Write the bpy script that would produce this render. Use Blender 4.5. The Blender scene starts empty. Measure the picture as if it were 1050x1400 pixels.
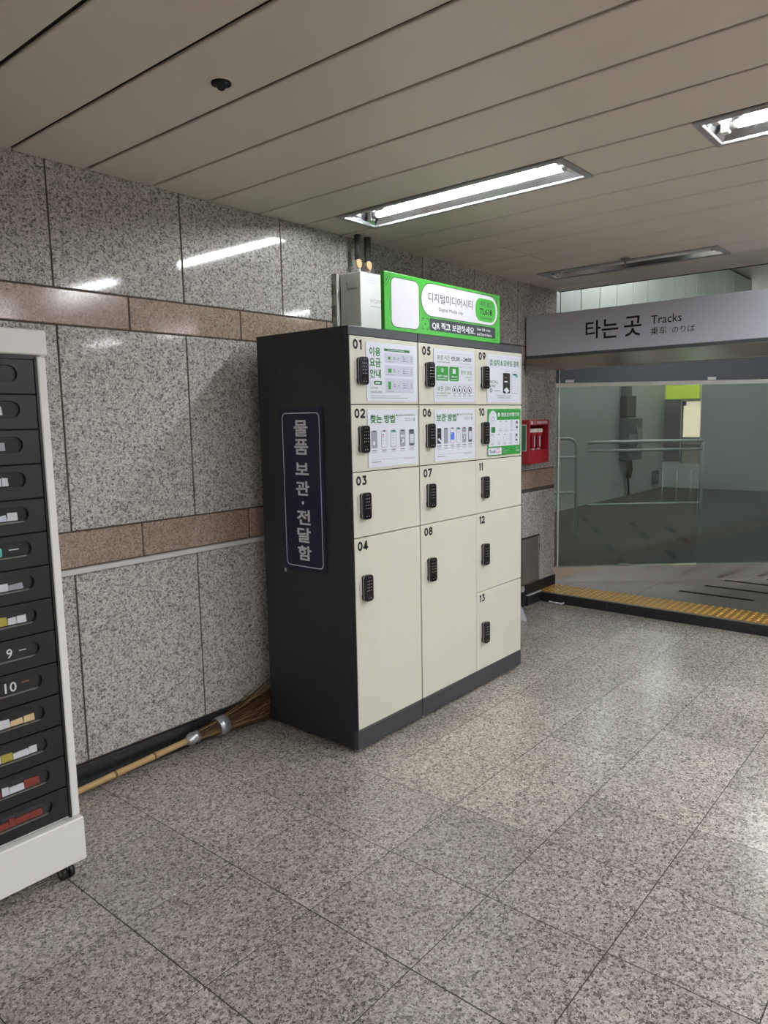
import bpy, math, random
from mathutils import Matrix, Vector

# ------------------------------------------------------------------ camera, world, exposure
SC = bpy.context.scene
COL = SC.collection
random.seed(7)
cam_data = bpy.data.cameras.new('camera')
cam = bpy.data.objects.new('camera', cam_data)
COL.objects.link(cam)
cam_data.sensor_fit = 'HORIZONTAL'
cam_data.sensor_width = 36.0
cam_data.lens = 36.0 * 1001.54 / 1050.0
cam_data.clip_start = 0.02
cam_data.clip_end = 100
_r = (0.6408871741802079, -0.7673856298953914, -0.019568469571260984)
_u = (0.10949792978775971, 0.066157277857898, 0.991782949015876)
_f = (0.759785386371377, 0.6377636785020658, -0.1264264886802244)
cam.matrix_world = Matrix(((_r[0], _u[0], -_f[0], -2.36471), (_r[1], _u[1], -_f[1], -2.16578),
                           (_r[2], _u[2], -_f[2], 1.52816), (0, 0, 0, 1)))
SC.camera = cam
world = bpy.data.worlds.new('world')
SC.world = world
world.use_nodes = True
world.node_tree.nodes['Background'].inputs['Color'].default_value = (0.9, 0.92, 0.95, 1)
world.node_tree.nodes['Background'].inputs['Strength'].default_value = 0.05
SC.view_settings.view_transform = 'Standard'
SC.view_settings.look = 'None'
SC.view_settings.gamma = 1.0
SC.view_settings.use_curve_mapping = False
SC.view_settings.exposure = 0.2
TUBE_STRENGTH = 105.0
SC.cycles.use_denoising = True
SC.cycles.max_bounces = 10
SC.cycles.transparent_max_bounces = 16
SC.cycles.sample_clamp_indirect = 6.0
SC.cycles.caustics_reflective = False
SC.cycles.caustics_refractive = False

# ------------------------------------------------------------------ materials
MATS = {}
def srgb(r, g, b):
    f = lambda c: (c / 255 / 12.92) if c / 255 <= 0.04045 else ((c / 255 + 0.055) / 1.055) ** 2.4
    return (f(r), f(g), f(b), 1)

def mat(name, rgb, rough=0.5, metal=0.0, emit=0.0, spec=0.5, noise=0.0, nscale=40.0, bump=0.0):
    if name in MATS: return MATS[name]
    m = bpy.data.materials.new(name); m.use_nodes = True
    nt = m.node_tree; b = nt.nodes['Principled BSDF']
    c = srgb(*rgb)
    b.inputs['Base Color'].default_value = c
    b.inputs['Roughness'].default_value = rough
    b.inputs['Metallic'].default_value = metal
    b.inputs['Specular IOR Level'].default_value = spec
    if emit:
        b.inputs['Emission Color'].default_value = c
        b.inputs['Emission Strength'].default_value = emit
    if noise or bump:
        geo = nt.nodes.new('ShaderNodeNewGeometry')
        n = nt.nodes.new('ShaderNodeTexNoise'); n.inputs['Scale'].default_value = nscale
        n.inputs['Detail'].default_value = 5
        nt.links.new(geo.outputs['Position'], n.inputs['Vector'])
        if noise:
            mr = nt.nodes.new('ShaderNodeMapRange')
            mr.inputs['To Min'].default_value = 1 - noise; mr.inputs['To Max'].default_value = 1 + noise
            mr.inputs['From Min'].default_value = 0.25; mr.inputs['From Max'].default_value = 0.75
            nt.links.new(n.outputs['Fac'], mr.inputs['Value'])
            mx = nt.nodes.new('ShaderNodeMix'); mx.data_type = 'RGBA'; mx.blend_type = 'MULTIPLY'
            mx.inputs[0].default_value = 1.0
            mx.inputs[6].default_value = c
            nt.links.new(mr.outputs['Result'], mx.inputs[7])
            nt.links.new(mx.outputs[2], b.inputs['Base Color'])
        if bump:
            bp = nt.nodes.new('ShaderNodeBump'); bp.inputs['Strength'].default_value = bump
            bp.inputs['Distance'].default_value = 0.002
            nt.links.new(n.outputs['Fac'], bp.inputs['Height'])
            nt.links.new(bp.outputs['Normal'], b.inputs['Normal'])
    MATS[name] = m
    return m

def granite(name, stops, scale, rough, tint=0.10, blotch=0.12, blotch_scale=1.6, bump=0.0, spec=0.5, rough_var=0.0):
    """speckled stone: random crystal cells mixed with fine noise; each slab a slightly different shade"""
    m = bpy.data.materials.new(name); m.use_nodes = True
    nt = m.node_tree; b = nt.nodes['Principled BSDF']; L = nt.links.new
    geo = nt.nodes.new('ShaderNodeNewGeometry')
    info = nt.nodes.new('ShaderNodeObjectInfo')
    wob = nt.nodes.new('ShaderNodeTexNoise'); wob.inputs['Scale'].default_value = scale * 0.9; wob.inputs['Detail'].default_value = 2
    L(geo.outputs['Position'], wob.inputs['Vector'])
    add = nt.nodes.new('ShaderNodeMix'); add.data_type = 'RGBA'; add.blend_type = 'LINEAR_LIGHT'
    add.inputs[0].default_value = 0.012
    L(geo.outputs['Position'], add.inputs[6]); L(wob.outputs['Color'], add.inputs[7])
    v = nt.nodes.new('ShaderNodeTexVoronoi'); v.inputs['Scale'].default_value = scale
    v.inputs['Randomness'].default_value = 1.0
    L(add.outputs[2], v.inputs['Vector'])
    sep = nt.nodes.new('ShaderNodeSeparateColor'); L(v.outputs['Color'], sep.inputs[0])
    fine = nt.nodes.new('ShaderNodeTexNoise'); fine.inputs['Scale'].default_value = scale * 1.4; fine.inputs['Detail'].default_value = 4
    L(geo.outputs['Position'], fine.inputs['Vector'])
    mix = nt.nodes.new('ShaderNodeMix'); mix.data_type = 'FLOAT'; mix.inputs[0].default_value = 0.45
    L(sep.outputs[0], mix.inputs[2]); L(fine.outputs['Fac'], mix.inputs[3])
    ramp = nt.nodes.new('ShaderNodeValToRGB')
    el = ramp.color_ramp.elements
    el[0].position = stops[0][0]; el[0].color = srgb(*stops[0][1])
    el[1].position = stops[-1][0]; el[1].color = srgb(*stops[-1][1])
    for p_, c_ in stops[1:-1]:
        e = el.new(p_); e.color = srgb(*c_)
    L(mix.outputs[0], ramp.inputs['Fac'])
    bl = nt.nodes.new('ShaderNodeTexNoise'); bl.inputs['Scale'].default_value = blotch_scale; bl.inputs['Detail'].default_value = 3
    L(geo.outputs['Position'], bl.inputs['Vector'])
    m1 = nt.nodes.new('ShaderNodeMapRange')
    m1.inputs['From Min'].default_value = 0.3; m1.inputs['From Max'].default_value = 0.7
    m1.inputs['To Min'].default_value = 1 - blotch; m1.inputs['To Max'].default_value = 1 + blotch
    L(bl.outputs['Fac'], m1.inputs['Value'])
    m2 = nt.nodes.new('ShaderNodeMapRange'); m2.inputs['To Min'].default_value = 1 - tint; m2.inputs['To Max'].default_value = 1 + tint
    L(info.outputs['Random'], m2.inputs['Value'])
    mul = nt.nodes.new('ShaderNodeMath'); mul.operation = 'MULTIPLY'
    L(m1.outputs[0], mul.inputs[0]); L(m2.outputs[0], mul.inputs[1])
    mx = nt.nodes.new('ShaderNodeMix'); mx.data_type = 'RGBA'; mx.blend_type = 'MULTIPLY'; mx.inputs[0].default_value = 1
    L(ramp.outputs['Color'], mx.inputs[6]); L(mul.outputs[0], mx.inputs[7])
    L(mx.outputs[2], b.inputs['Base Color'])
    b.inputs['Roughness'].default_value = rough
    b.inputs['Specular IOR Level'].default_value = spec
    if rough_var:
        m3 = nt.nodes.new('ShaderNodeMapRange'); m3.inputs['To Min'].default_value = rough - rough_var; m3.inputs['To Max'].default_value = rough + rough_var
        m3.inputs['From Min'].default_value = 0.35; m3.inputs['From Max'].default_value = 0.65
        L(bl.outputs['Fac'], m3.inputs['Value']); L(m3.outputs[0], b.inputs['Roughness'])
    if bump:
        bp = nt.nodes.new('ShaderNodeBump'); bp.inputs['Strength'].default_value = bump; bp.inputs['Distance'].default_value = 0.001
        L(fine.outputs['Fac'], bp.inputs['Height']); L(bp.outputs['Normal'], b.inputs['Normal'])
    MATS[name] = m
    return m

def glass_mat(name, tint, gloss_rough=0.02, film=0.0, film_rgb=(120, 128, 125)):
    m = bpy.data.materials.new(name); m.use_nodes = True
    nt = m.node_tree; L = nt.links.new
    for n in list(nt.nodes):
        if n.type != 'OUTPUT_MATERIAL': nt.nodes.remove(n)
    out = [n for n in nt.nodes if n.type == 'OUTPUT_MATERIAL'][0]
    tr = nt.nodes.new('ShaderNodeBsdfTransparent'); tr.inputs[0].default_value = srgb(*tint)
    gl = nt.nodes.new('ShaderNodeBsdfGlossy'); gl.inputs['Roughness'].default_value = gloss_rough
    fr = nt.nodes.new('ShaderNodeFresnel'); fr.inputs[0].default_value = 1.5
    mx = nt.nodes.new('ShaderNodeMixShader')
    L(fr.outputs[0], mx.inputs[0]); L(tr.outputs[0], mx.inputs[1]); L(gl.outputs[0], mx.inputs[2])
    last = mx.outputs[0]
    if film:
        df = nt.nodes.new('ShaderNodeBsdfDiffuse'); df.inputs[0].default_value = srgb(*film_rgb)
        m2 = nt.nodes.new('ShaderNodeMixShader'); m2.inputs[0].default_value = film
        L(last, m2.inputs[1]); L(df.outputs[0], m2.inputs[2]); last = m2.outputs[0]
    L(last, out.inputs['Surface'])
    MATS[name] = m
    return m

G_WALL = granite('wall_granite', [(0.20, (84, 81, 78)), (0.33, (132, 129, 125)), (0.45, (176, 172, 167)), (0.62, (196, 192, 187)), (0.8, (216, 213, 208))], 165, 0.07, 0.05, 0.06, 1.3, spec=0.38)
G_PINK = granite('pink_granite', [(0.20, (112, 94, 82)), (0.36, (146, 126, 113)), (0.55, (165, 145, 131)), (0.8, (188, 169, 155))], 180, 0.14, 0.07, 0.08, 2.0)
G_FLOOR = granite('floor_granite', [(0.18, (63, 58, 53)), (0.32, (114, 107, 100)), (0.46, (157, 149, 141)), (0.64, (179, 171, 162)), (0.82, (207, 200, 192))], 150, 0.2, 0.13, 0.12, 1.5, rough_var=0.03)
G_PLAT = granite('platform_stone', [(0.18, (78, 74, 70)), (0.5, (108, 103, 97)), (0.82, (128, 122, 115))], 140, 0.35, 0.04, 0.08, 1.5)
G_BLACK = granite('black_granite', [(0.2, (22, 22, 24)), (0.6, (34, 35, 38)), (0.85, (58, 60, 64))], 140, 0.3, 0.08, 0.1, 2.0)
M_GROUT = mat('dark_grout', (58, 53, 49), 0.9)
M_JOINT = mat('wall_joint', (80, 72, 64), 0.9)
M_CEIL = mat('ceiling_enamel', (224, 215, 203), 0.42, noise=0.02, nscale=3)
M_CGAP = mat('ceiling_gap', (40, 34, 30), 0.9)
M_CREAM = mat('cream_enamel', (217, 216, 201), 0.42, noise=0.025, nscale=7)
M_CHAR = mat('charcoal_enamel', (40, 42, 45), 0.45, noise=0.03, nscale=9)
M_CHARLIT = mat('charcoal_lit', (64, 66, 70), 0.45, noise=0.03, nscale=9)  # body charcoal painted lighter on the front bands, as lit from above
M_BLACK = mat('black_plastic', (20, 20, 22), 0.35)
M_VOID = mat('void_black', (10, 10, 11), 0.8)
M_INK = mat('ink_black', (22, 22, 24), 0.6)
M_SILVER = mat('brushed_silver', (190, 190, 188), 0.3, 0.9)
M_STEEL = mat('stainless_steel', (186, 184, 180), 0.2, 0.95, noise=0.05, nscale=6)
M_STEELD = mat('dull_steel', (128, 124, 118), 0.42, 0.45, noise=0.06, nscale=6)
M_ALU = mat('white_aluminium', (214, 214, 212), 0.4, 0.2)
M_PAPER = mat('notice_white', (226, 229, 240), 0.35)
M_PGREY = mat('notice_grey', (205, 210, 226), 0.5)
M_MGREY = mat('notice_midgrey', (158, 161, 172), 0.5)
M_DGREY = mat('notice_darkgrey', (92, 92, 104), 0.5)
M_GREEN = mat('notice_green', (52, 150, 62), 0.45)
M_DGREEN = mat('notice_darkgreen', (36, 118, 58), 0.5)
M_TEAL = mat('notice_teal', (104, 182, 182), 0.5)
M_BLUEP = mat('notice_blue', (92, 128, 224), 0.5)
M_PINKP = mat('notice_pink', (216, 70, 120), 0.5)
M_NAVYP = mat('notice_navy', (40, 44, 84), 0.5)
M_LIME = mat('sign_green', (74, 190, 62), 0.4)
M_BARK = mat('sign_charcoal', (44, 54, 58), 0.4)
M_SWHITE = mat('sign_white', (236, 236, 244), 0.4)
M_NAVY = mat('navy_plate', (18, 22, 56), 0.4)
M_PWHITE = mat('plate_white', (214, 216, 222), 0.5)
M_TRACK = mat('track_sign_panel', (208, 211, 226), 0.55)
M_RED = mat('red_enamel', (156, 32, 44), 0.35)
M_DRED = mat('dark_red', (96, 20, 30), 0.5)
M_BOXW = mat('box_white', (226, 226, 224), 0.45, noise=0.02, nscale=12)
M_BOXG = mat('box_grey', (176, 176, 174), 0.5)
M_RUBBER = mat('rubber', (28, 28, 28), 0.8)
M_BAMBOO = mat('bamboo', (196, 164, 112), 0.45, noise=0.14, nscale=30)
M_NODE = mat('bamboo_node', (120, 90, 58), 0.6)
M_TWIGL = mat('twig_highlight', (188, 156, 108), 0.6)  # paler twig colour that paints highlights into the bristles
M_TWIG = mat('broom_twig', (88, 64, 40), 0.75, noise=0.5, nscale=70)
M_FOIL = mat('silver_tape', (190, 192, 194), 0.28, 0.75, bump=0.9, nscale=90)
M_TACT = mat('tactile_yellow', (168, 126, 56), 0.4, 0.1, noise=0.06, nscale=20)
M_DOME = mat('tactile_dome_lit', (228, 186, 98), 0.28, 0.35)  # plate darkened and domes lightened to paint in the dome highlights
M_FILLTUBE = mat('hall_fill_tube', (244, 250, 250), 0.4, emit=TUBE_STRENGTH * 0.72)  # tubes of the added hall fill lights
M_TUBE = mat('tube_lit', (248, 251, 255), 0.4, emit=TUBE_STRENGTH)
M_TUBEOFF = mat('tube_unlit', (222, 224, 222), 0.25)
M_REFL = mat('lamp_reflector', (218, 220, 224), 0.16, 1.0)
M_RIM = mat('lamp_rim', (170, 170, 172), 0.4, 0.3)
M_WHITE = mat('white_enamel', (222, 221, 218), 0.42)
M_CABWH = mat('cabinet_white', (240, 240, 238), 0.4)
M_DRAWER = mat('drawer_black', (24, 24, 27), 0.42, noise=0.05, nscale=30)
M_DWIN = mat('drawer_window', (40, 40, 42), 0.18)
M_LENS = mat('smoky_lens', (16, 16, 18), 0.08)
M_HALLW = mat('hall_panel', (204, 206, 204), 0.5, noise=0.02, nscale=2)
M_HALLF = mat('hall_floor', (104, 108, 107), 0.4, noise=0.08, nscale=2)
M_HALLD = mat('hall_slot', (30, 32, 34), 0.8, spec=0.2)
M_RAIL = mat('pale_rail', (206, 210, 208), 0.35)
M_UPPER = mat('transom_panel', (72, 78, 86), 0.35)
M_BULK = mat('bulkhead_panel', (176, 184, 176), 0.4)
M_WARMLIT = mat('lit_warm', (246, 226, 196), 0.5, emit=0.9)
M_SIGNLIT = mat('lit_lime', (206, 224, 72), 0.5, emit=0.35)
M_BROWNW = mat('hall_mauve', (112, 100, 104), 0.6)
M_GREYBOX = mat('grey_box', (92, 96, 98), 0.5)
M_YELLOWL = mat('label_yellow', (176, 164, 72), 0.5)
M_REDL = mat('label_red', (136, 58, 52), 0.5)
M_ORANGEL = mat('label_orange', (206, 120, 76), 0.5)
M_STICK = mat('green_sticker', (52, 118, 84), 0.5)
M_BRASS = mat('pale_ring', (224, 196, 150), 0.5)
M_DUCT = mat('conduit_dark', (70, 68, 66), 0.5)
GL_A = glass_mat('screen_glass', (218, 226, 223))
GL_B = glass_mat('film_glass', (208, 217, 214), film=0.22)

# ------------------------------------------------------------------ mesh builder
WO = {}   # world origin of each object
_txt = {}
def text_geo(s, bold):
    k = (s, bold)
    if k in _txt: return _txt[k]
    c = bpy.data.curves.new('t', 'FONT'); c.body = s; c.size = 1; c.resolution_u = 2; c.offset = bold
    o = bpy.data.objects.new('t', c); COL.objects.link(o)
    dg = bpy.context.evaluated_depsgraph_get()
    m = bpy.data.meshes.new_from_object(o.evaluated_get(dg))
    vs = [(v.co.x, v.co.y) for v in m.vertices]; fs = [tuple(p.vertices) for p in m.polygons]
    bpy.data.objects.remove(o); bpy.data.curves.remove(c); bpy.data.meshes.remove(m)
    x0 = min(v[0] for v in vs); x1 = max(v[0] for v in vs); y0 = min(v[1] for v in vs); y1 = max(v[1] for v in vs)
    vs = [((x - x0) / (x1 - x0), (y - y0) / (y1 - y0)) for x, y in vs]
    _txt[k] = (vs, fs)
    return _txt[k]

class MB:
    def __init__(s, O=(0, 0, 0), R=(1, 0, 0), U=(0, 0, 1), N=(0, -1, 0)):
        s.v = []; s.f = []; s.m = []; s.sm = []; s.mats = []
        s.O, s.R, s.U, s.N = Vector(O), Vector(R), Vector(U), Vector(N)
    def mi(s, m):
        if m not in s.mats: s.mats.append(m)
        return s.mats.index(m)
    def add(s, vs, fs, m, smooth=False):
        b = len(s.v); i = s.mi(m)
        s.v.extend(tuple(v) for v in vs)
        for f in fs:
            s.f.append(tuple(b + k for k in f)); s.m.append(i); s.sm.append(smooth)
    def box(s, x0, x1, y0, y1, z0, z1, m, c=0.0):
        if x0 > x1: x0, x1 = x1, x0
        if y0 > y1: y0, y1 = y1, y0
        if z0 > z1: z0, z1 = z1, z0
        if not c:
            v = [(x, y, z) for x in (x0, x1) for y in (y0, y1) for z in (z0, z1)]
            s.add(v, [(0, 1, 3, 2), (4, 6, 7, 5), (0, 4, 5, 1), (2, 3, 7, 6), (0, 2, 6, 4), (1, 5, 7, 3)], m); return
        c = min(c, (x1 - x0) * .45, (y1 - y0) * .45, (z1 - z0) * .45)
        V = []; idx = {}
        for a, x in enumerate((x0, x1)):
            for b, y in enumerate((y0, y1)):
                for d, z in enumerate((z0, z1)):
                    ix = x + (c if a == 0 else -c); iy = y + (c if b == 0 else -c); iz = z + (c if d == 0 else -c)
                    for ax, q in enumerate(((x, iy, iz), (ix, y, iz), (ix, iy, z))):
                        idx[a, b, d, ax] = len(V); V.append(q)
        F = []
        def face(l):
            p = [Vector(V[k]) for k in l]
            n = (p[1] - p[0]).cross(p[2] - p[0]); ce = sum(p, Vector()) / len(p)
            if n.dot(ce - Vector(((x0 + x1) / 2, (y0 + y1) / 2, (z0 + z1) / 2))) < 0: l = l[::-1]
            F.append(tuple(l))
        q4 = ((0, 0), (0, 1), (1, 1), (1, 0))
        for e in (0, 1):
            face([idx[e, p, q, 0] for p, q in q4]); face([idx[p, e, q, 1] for p, q in q4]); face([idx[p, q, e, 2] for p, q in q4])
            for g in (0, 1):
                face([idx[e, g, 0, 0], idx[e, g, 1, 0], idx[e, g, 1, 1], idx[e, g, 0, 1]])
                face([idx[e, 0, g, 0], idx[e, 1, g, 0], idx[e, 1, g, 2], idx[e, 0, g, 2]])
                face([idx[0, e, g, 1], idx[1, e, g, 1], idx[1, e, g, 2], idx[0, e, g, 2]])
                for h in (0, 1): face([idx[e, g, h, 0], idx[e, g, h, 1], idx[e, g, h, 2]])
        s.add(V, F, m)
    def tube(s, path, r, m, n=10, cap=True, smooth=True):
        P = [Vector(p) for p in path]; rs = r if isinstance(r, (list, tuple)) else [r] * len(P)
        V = []; F = []; a = None
        for i, p in enumerate(P):
            t = (P[min(i + 1, len(P) - 1)] - P[max(i - 1, 0)]).normalized()
            if a is None:
                a = t.cross(Vector((0, 0, 1)))
                if a.length < 0.1: a = t.cross(Vector((1, 0, 0)))
            a = (a - t * a.dot(t)).normalized(); b = t.cross(a)
            for k in range(n):
                w = 2 * math.pi * k / n
                V.append(p + (a * math.cos(w) + b * math.sin(w)) * rs[i])
        for i in range(len(P) - 1):
            for k in range(n):
                k2 = (k + 1) % n
                F.append((i * n + k, i * n + k2, (i + 1) * n + k2, (i + 1) * n + k))
        s.add(V, F, m, smooth)
        if cap:
            b = len(s.v) - len(V); i = s.mi(m)
            s.f.append(tuple(b + k for k in range(n - 1, -1, -1))); s.m.append(i); s.sm.append(False)
            s.f.append(tuple(b + (len(P) - 1) * n + k for k in range(n))); s.m.append(i); s.sm.append(False)
    def lathe(s, c, prof, m, n=16, smooth=True):   # axis z, prof = [(r, dz)]
        V = []; F = []
        for r, z in prof:
            for k in range(n):
                w = 2 * math.pi * k / n
                V.append((c[0] + r * math.cos(w), c[1] + r * math.sin(w), c[2] + z))
        for i in range(len(prof) - 1):
            for k in range(n):
                k2 = (k + 1) % n
                F.append((i * n + k, i * n + k2, (i + 1) * n + k2, (i + 1) * n + k))
        F.append(tuple(range(n - 1, -1, -1))); F.append(tuple((len(prof) - 1) * n + k for k in range(n)))
        s.add(V, F, m, smooth)
    # ---- in the frame O, R, U, N
    def P(s, u, v, h=0.0): return s.O + s.R * u + s.U * v + s.N * h
    def rr_pts(s, u0, v0, u1, v1, r, n=5):
        r = min(r, abs(u1 - u0) / 2, abs(v1 - v0) / 2); out = []
        for cx, cy, a0 in ((u1 - r, v1 - r, 0), (u0 + r, v1 - r, 90), (u0 + r, v0 + r, 180), (u1 - r, v0 + r, 270)):
            for k in range(n + 1):
                w = math.radians(a0 + 90 * k / n); out.append((cx + r * math.cos(w), cy + r * math.sin(w)))
        return out
    def poly(s, pts, m, h=0.0): s.add([s.P(u, v, h) for u, v in pts], [tuple(range(len(pts)))], m)
    def rect(s, u0, v0, u1, v1, m, h=0.0):
        u0, u1 = min(u0, u1), max(u0, u1); v0, v1 = min(v0, v1), max(v0, v1)
        s.poly([(u0, v0), (u1, v0), (u1, v1), (u0, v1)], m, h)
    def rrect(s, u0, v0, u1, v1, r, m, h=0.0):
        u0, u1 = min(u0, u1), max(u0, u1); v0, v1 = min(v0, v1), max(v0, v1)
        s.poly(s.rr_pts(u0, v0, u1, v1, r), m, h)
    def slab(s, pts, m, h0, h1, ms=None, smooth=False):     # extruded outline
        n = len(pts); V = [s.P(u, v, h0) for u, v in pts] + [s.P(u, v, h1) for u, v in pts]
        s.add(V, [tuple(range(n, 2 * n)), tuple(range(n - 1, -1, -1))], m)
        s.add(V, [(k, (k + 1) % n, n + (k + 1) % n, n + k) for k in range(n)], ms or m, smooth)
    def rslab(s, u0, v0, u1, v1, r, m, h0, h1, ms=None): s.slab(s.rr_pts(u0, v0, u1, v1, r), m, h0, h1, ms)
    def outline(s, pts, w, m, h=0.0, closed=True):   # flat ribbon along a polyline
        n = len(pts); A = []; B = []
        for i in range(n):
            p = Vector(pts[i])
            a = Vector(pts[(i - 1) % n]) if (closed or i > 0) else p; b = Vector(pts[(i + 1) % n]) if (closed or i < n - 1) else p
            t = b - a
            t = t.normalized() if t.length > 1e-9 else Vector((1, 0)); nn = Vector((-t.y, t.x)) * w / 2
            A.append(p + nn); B.append(p - nn)
        V = [s.P(q.x, q.y, h) for q in A + B]
        F = [(n + k, n + (k + 1) % n, (k + 1) % n, k) for k in range(n if closed else n - 1)]
        s.add(V, F, m)
    def ring(s, cu, cv, r, w, m, h=0.0, n=18):
        s.outline([(cu + r * math.cos(2 * math.pi * k / n), cv + r * math.sin(2 * math.pi * k / n)) for k in range(n)], w, m, h)
    def disc(s, cu, cv, r, m, h=0.0, n=14, ru=None):
        s.poly([(cu + (ru or r) * math.cos(2 * math.pi * k / n), cv + r * math.sin(2 * math.pi * k / n)) for k in range(n)], m, h)
    def text(s, t, u0, v0, u1, v1, m, h=0.0, bold=0.0):
        vs, fs = text_geo(t, bold)
        s.add([s.P(u0 + (u1 - u0) * x, v0 + (v1 - v0) * y, h) for x, y in vs], fs, m)
    def build(s, name, parent=None, origin=None, kind=None):
        o = None
        if origin is None: origin = WO[parent.name] if parent else (0, 0, 0)
        origin = Vector(origin)
        me = bpy.data.meshes.new(name)
        me.from_pydata([tuple(Vector(v) - origin) for v in s.v], [], s.f)
        for m in s.mats: me.materials.append(m)
        me.polygons.foreach_set('material_index', s.m); me.polygons.foreach_set('use_smooth', s.sm)
        me.update()
        o = bpy.data.objects.new(name, me); COL.objects.link(o)
        place(o, origin, parent)
        if kind: o['kind'] = kind
        return o

def place(o, origin, parent=None):
    origin = Vector(origin); WO[o.name] = origin
    if parent: o.parent = parent; o.location = origin - WO[parent.name]
    else: o.location = origin
def inst(src, name, origin, parent):
    o = bpy.data.objects.new(name, src.data if hasattr(src, 'data') else src); COL.objects.link(o); place(o, origin, parent); return o
def tag(o, label, cat, group=None, kind=None):
    o['label'] = label; o['category'] = cat
    if group: o['group'] = group
    if kind: o['kind'] = kind
    return o
def thing(name, loc, label, cat, group=None, kind=None):
    o = bpy.data.objects.new(name, None); o.empty_display_size = 0.05; COL.objects.link(o); place(o, loc)
    return tag(o, label, cat, group, kind)
def box(name, x0, x1, y0, y1, z0, z1, m, parent=None, c=0.0, origin=None):
    b = MB(); b.box(x0, x1, y0, y1, z0, z1, m, c); return b.build(name, parent, origin)
def structure(o, label, cat): return tag(o, label, cat, kind='structure')

# ------------------------------------------------------------------ floor
TX0, TX1, TY0, TY1, TS = -2.90, 3.02, -3.0, 0.7, 0.4
b = MB()
b.box(TX0, 3.02, TY0, TY1 + 0.02, -0.06, -0.0013, M_GROUT)
b.box(-8, TX0, -8, TY1 + 0.02, -0.06, 0.0, G_FLOOR); b.box(TX0, 3.02, -8, TY0, -0.06, 0.0, G_FLOOR)
floor = structure(b.build('floor'), 'speckled grey brown granite tiles of the concourse floor', 'floor')
def tile_mesh(w, d):
    t = MB(); g = 0.0017
    t.box(g, w - g, g, d - g, -0.006, 0.0, G_FLOOR, 0.0006)
    o = t.build('floor_tile', None, (0, 0, 0)); me = o.data; bpy.data.objects.remove(o); return me
_tm = {}
ys = [0.7, 0.6] + [0.2 - 0.4 * k for k in range(9)]
xs = [3.02] + [2.7 - 0.4 * k for k in range(15)]
for j in range(len(ys) - 1):
    for i in range(len(xs) - 1):
        w = round(xs[i] - xs[i + 1], 3); d = round(ys[j] - ys[j + 1], 3)
        if (w, d) not in _tm: _tm[w, d] = tile_mesh(w, d)
        inst(_tm[w, d], 'floor_tile', (xs[i + 1], ys[j + 1], 0), floor)

# platform level, one step up
PZ = 0.08
b = MB(); b.box(3.035, 12.3, -8, 2.95, -0.06, PZ - 0.004, M_GROUT)
plat = structure(b.build('floor_platform'), 'raised platform floor behind the yellow tactile strip', 'floor')
yy = 0.7
while yy > -4.2:
    bb = MB(); bb.box(3.02, 3.05, yy - 0.598, yy, 0.0, PZ - 0.003, G_BLACK, 0.002); bb.build('riser_stone', plat); yy -= 0.6
b = MB(); b.box(3.016, 3.035, -4.2, 0.7, PZ - 0.005, PZ + 0.002, M_STEELD); b.build('step_nosing', plat)
t = MB(); t.box(0.001, 0.299, 0.001, 0.299, -0.004, 0.0, M_TACT, 0.001)
for i in range(6):
    for j in range(6):
        t.lathe((0.025 + 0.05 * i, 0.025 + 0.05 * j, -0.0005), [(0.0135, 0), (0.0115, 0.004), (0.007, 0.0065)], M_DOME, 8)
_o = t.build('tactile_tile', None, (0, 0, 0)); tact = _o.data; bpy.data.objects.remove(_o)
for k in range(16): inst(tact, 'tactile_tile', (3.036, 0.72 - 0.3 * (k + 1), PZ + 0.001), plat)
# stone pavers between the strip and the screen
xs2 = [3.337, 3.937, 4.537, 5.137, 5.737, 6.337]; ys2 = [1.2 - 0.6 * k for k in range(9)]
for i in range(5):
    for j in range(8):
        bb = MB(); bb.box(xs2[i] + .001, xs2[i + 1] - .001, ys2[j + 1] + .001, ys2[j] - .001, PZ - .006, PZ, G_PLAT, .001)
        if (xs2[i] * .763 + ys2[j + 1] * .646) < 3.06: bb.build('paving_stone', plat)
b = MB(); b.box(xs2[0], 12.3, -8, 2.95, PZ - 0.03, PZ - 0.0045, M_HALLF); b.build('inner_floor', plat)
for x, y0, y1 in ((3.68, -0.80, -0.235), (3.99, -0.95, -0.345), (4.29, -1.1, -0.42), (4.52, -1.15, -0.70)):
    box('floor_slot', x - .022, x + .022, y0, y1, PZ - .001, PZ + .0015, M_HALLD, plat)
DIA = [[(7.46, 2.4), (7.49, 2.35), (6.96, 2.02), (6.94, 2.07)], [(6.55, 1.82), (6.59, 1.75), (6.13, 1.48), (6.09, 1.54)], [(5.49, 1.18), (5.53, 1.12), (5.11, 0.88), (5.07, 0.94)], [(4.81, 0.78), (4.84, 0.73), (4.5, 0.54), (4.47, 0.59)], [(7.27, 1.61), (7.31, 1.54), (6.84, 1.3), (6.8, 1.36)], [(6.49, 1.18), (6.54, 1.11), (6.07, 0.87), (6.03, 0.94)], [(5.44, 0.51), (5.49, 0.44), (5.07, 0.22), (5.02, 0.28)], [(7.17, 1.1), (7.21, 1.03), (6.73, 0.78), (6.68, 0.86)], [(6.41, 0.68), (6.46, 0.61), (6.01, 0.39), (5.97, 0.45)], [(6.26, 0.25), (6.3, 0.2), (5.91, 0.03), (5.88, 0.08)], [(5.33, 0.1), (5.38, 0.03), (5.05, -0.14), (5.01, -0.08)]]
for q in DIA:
    bb = MB((0, 0, PZ - .0045), (1, 0, 0), (0, 1, 0), (0, 0, 1)); bb.slab(q[::-1] if False else q, M_HALLD, -0.003, 0.002); bb.build('floor_slot', plat)

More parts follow.
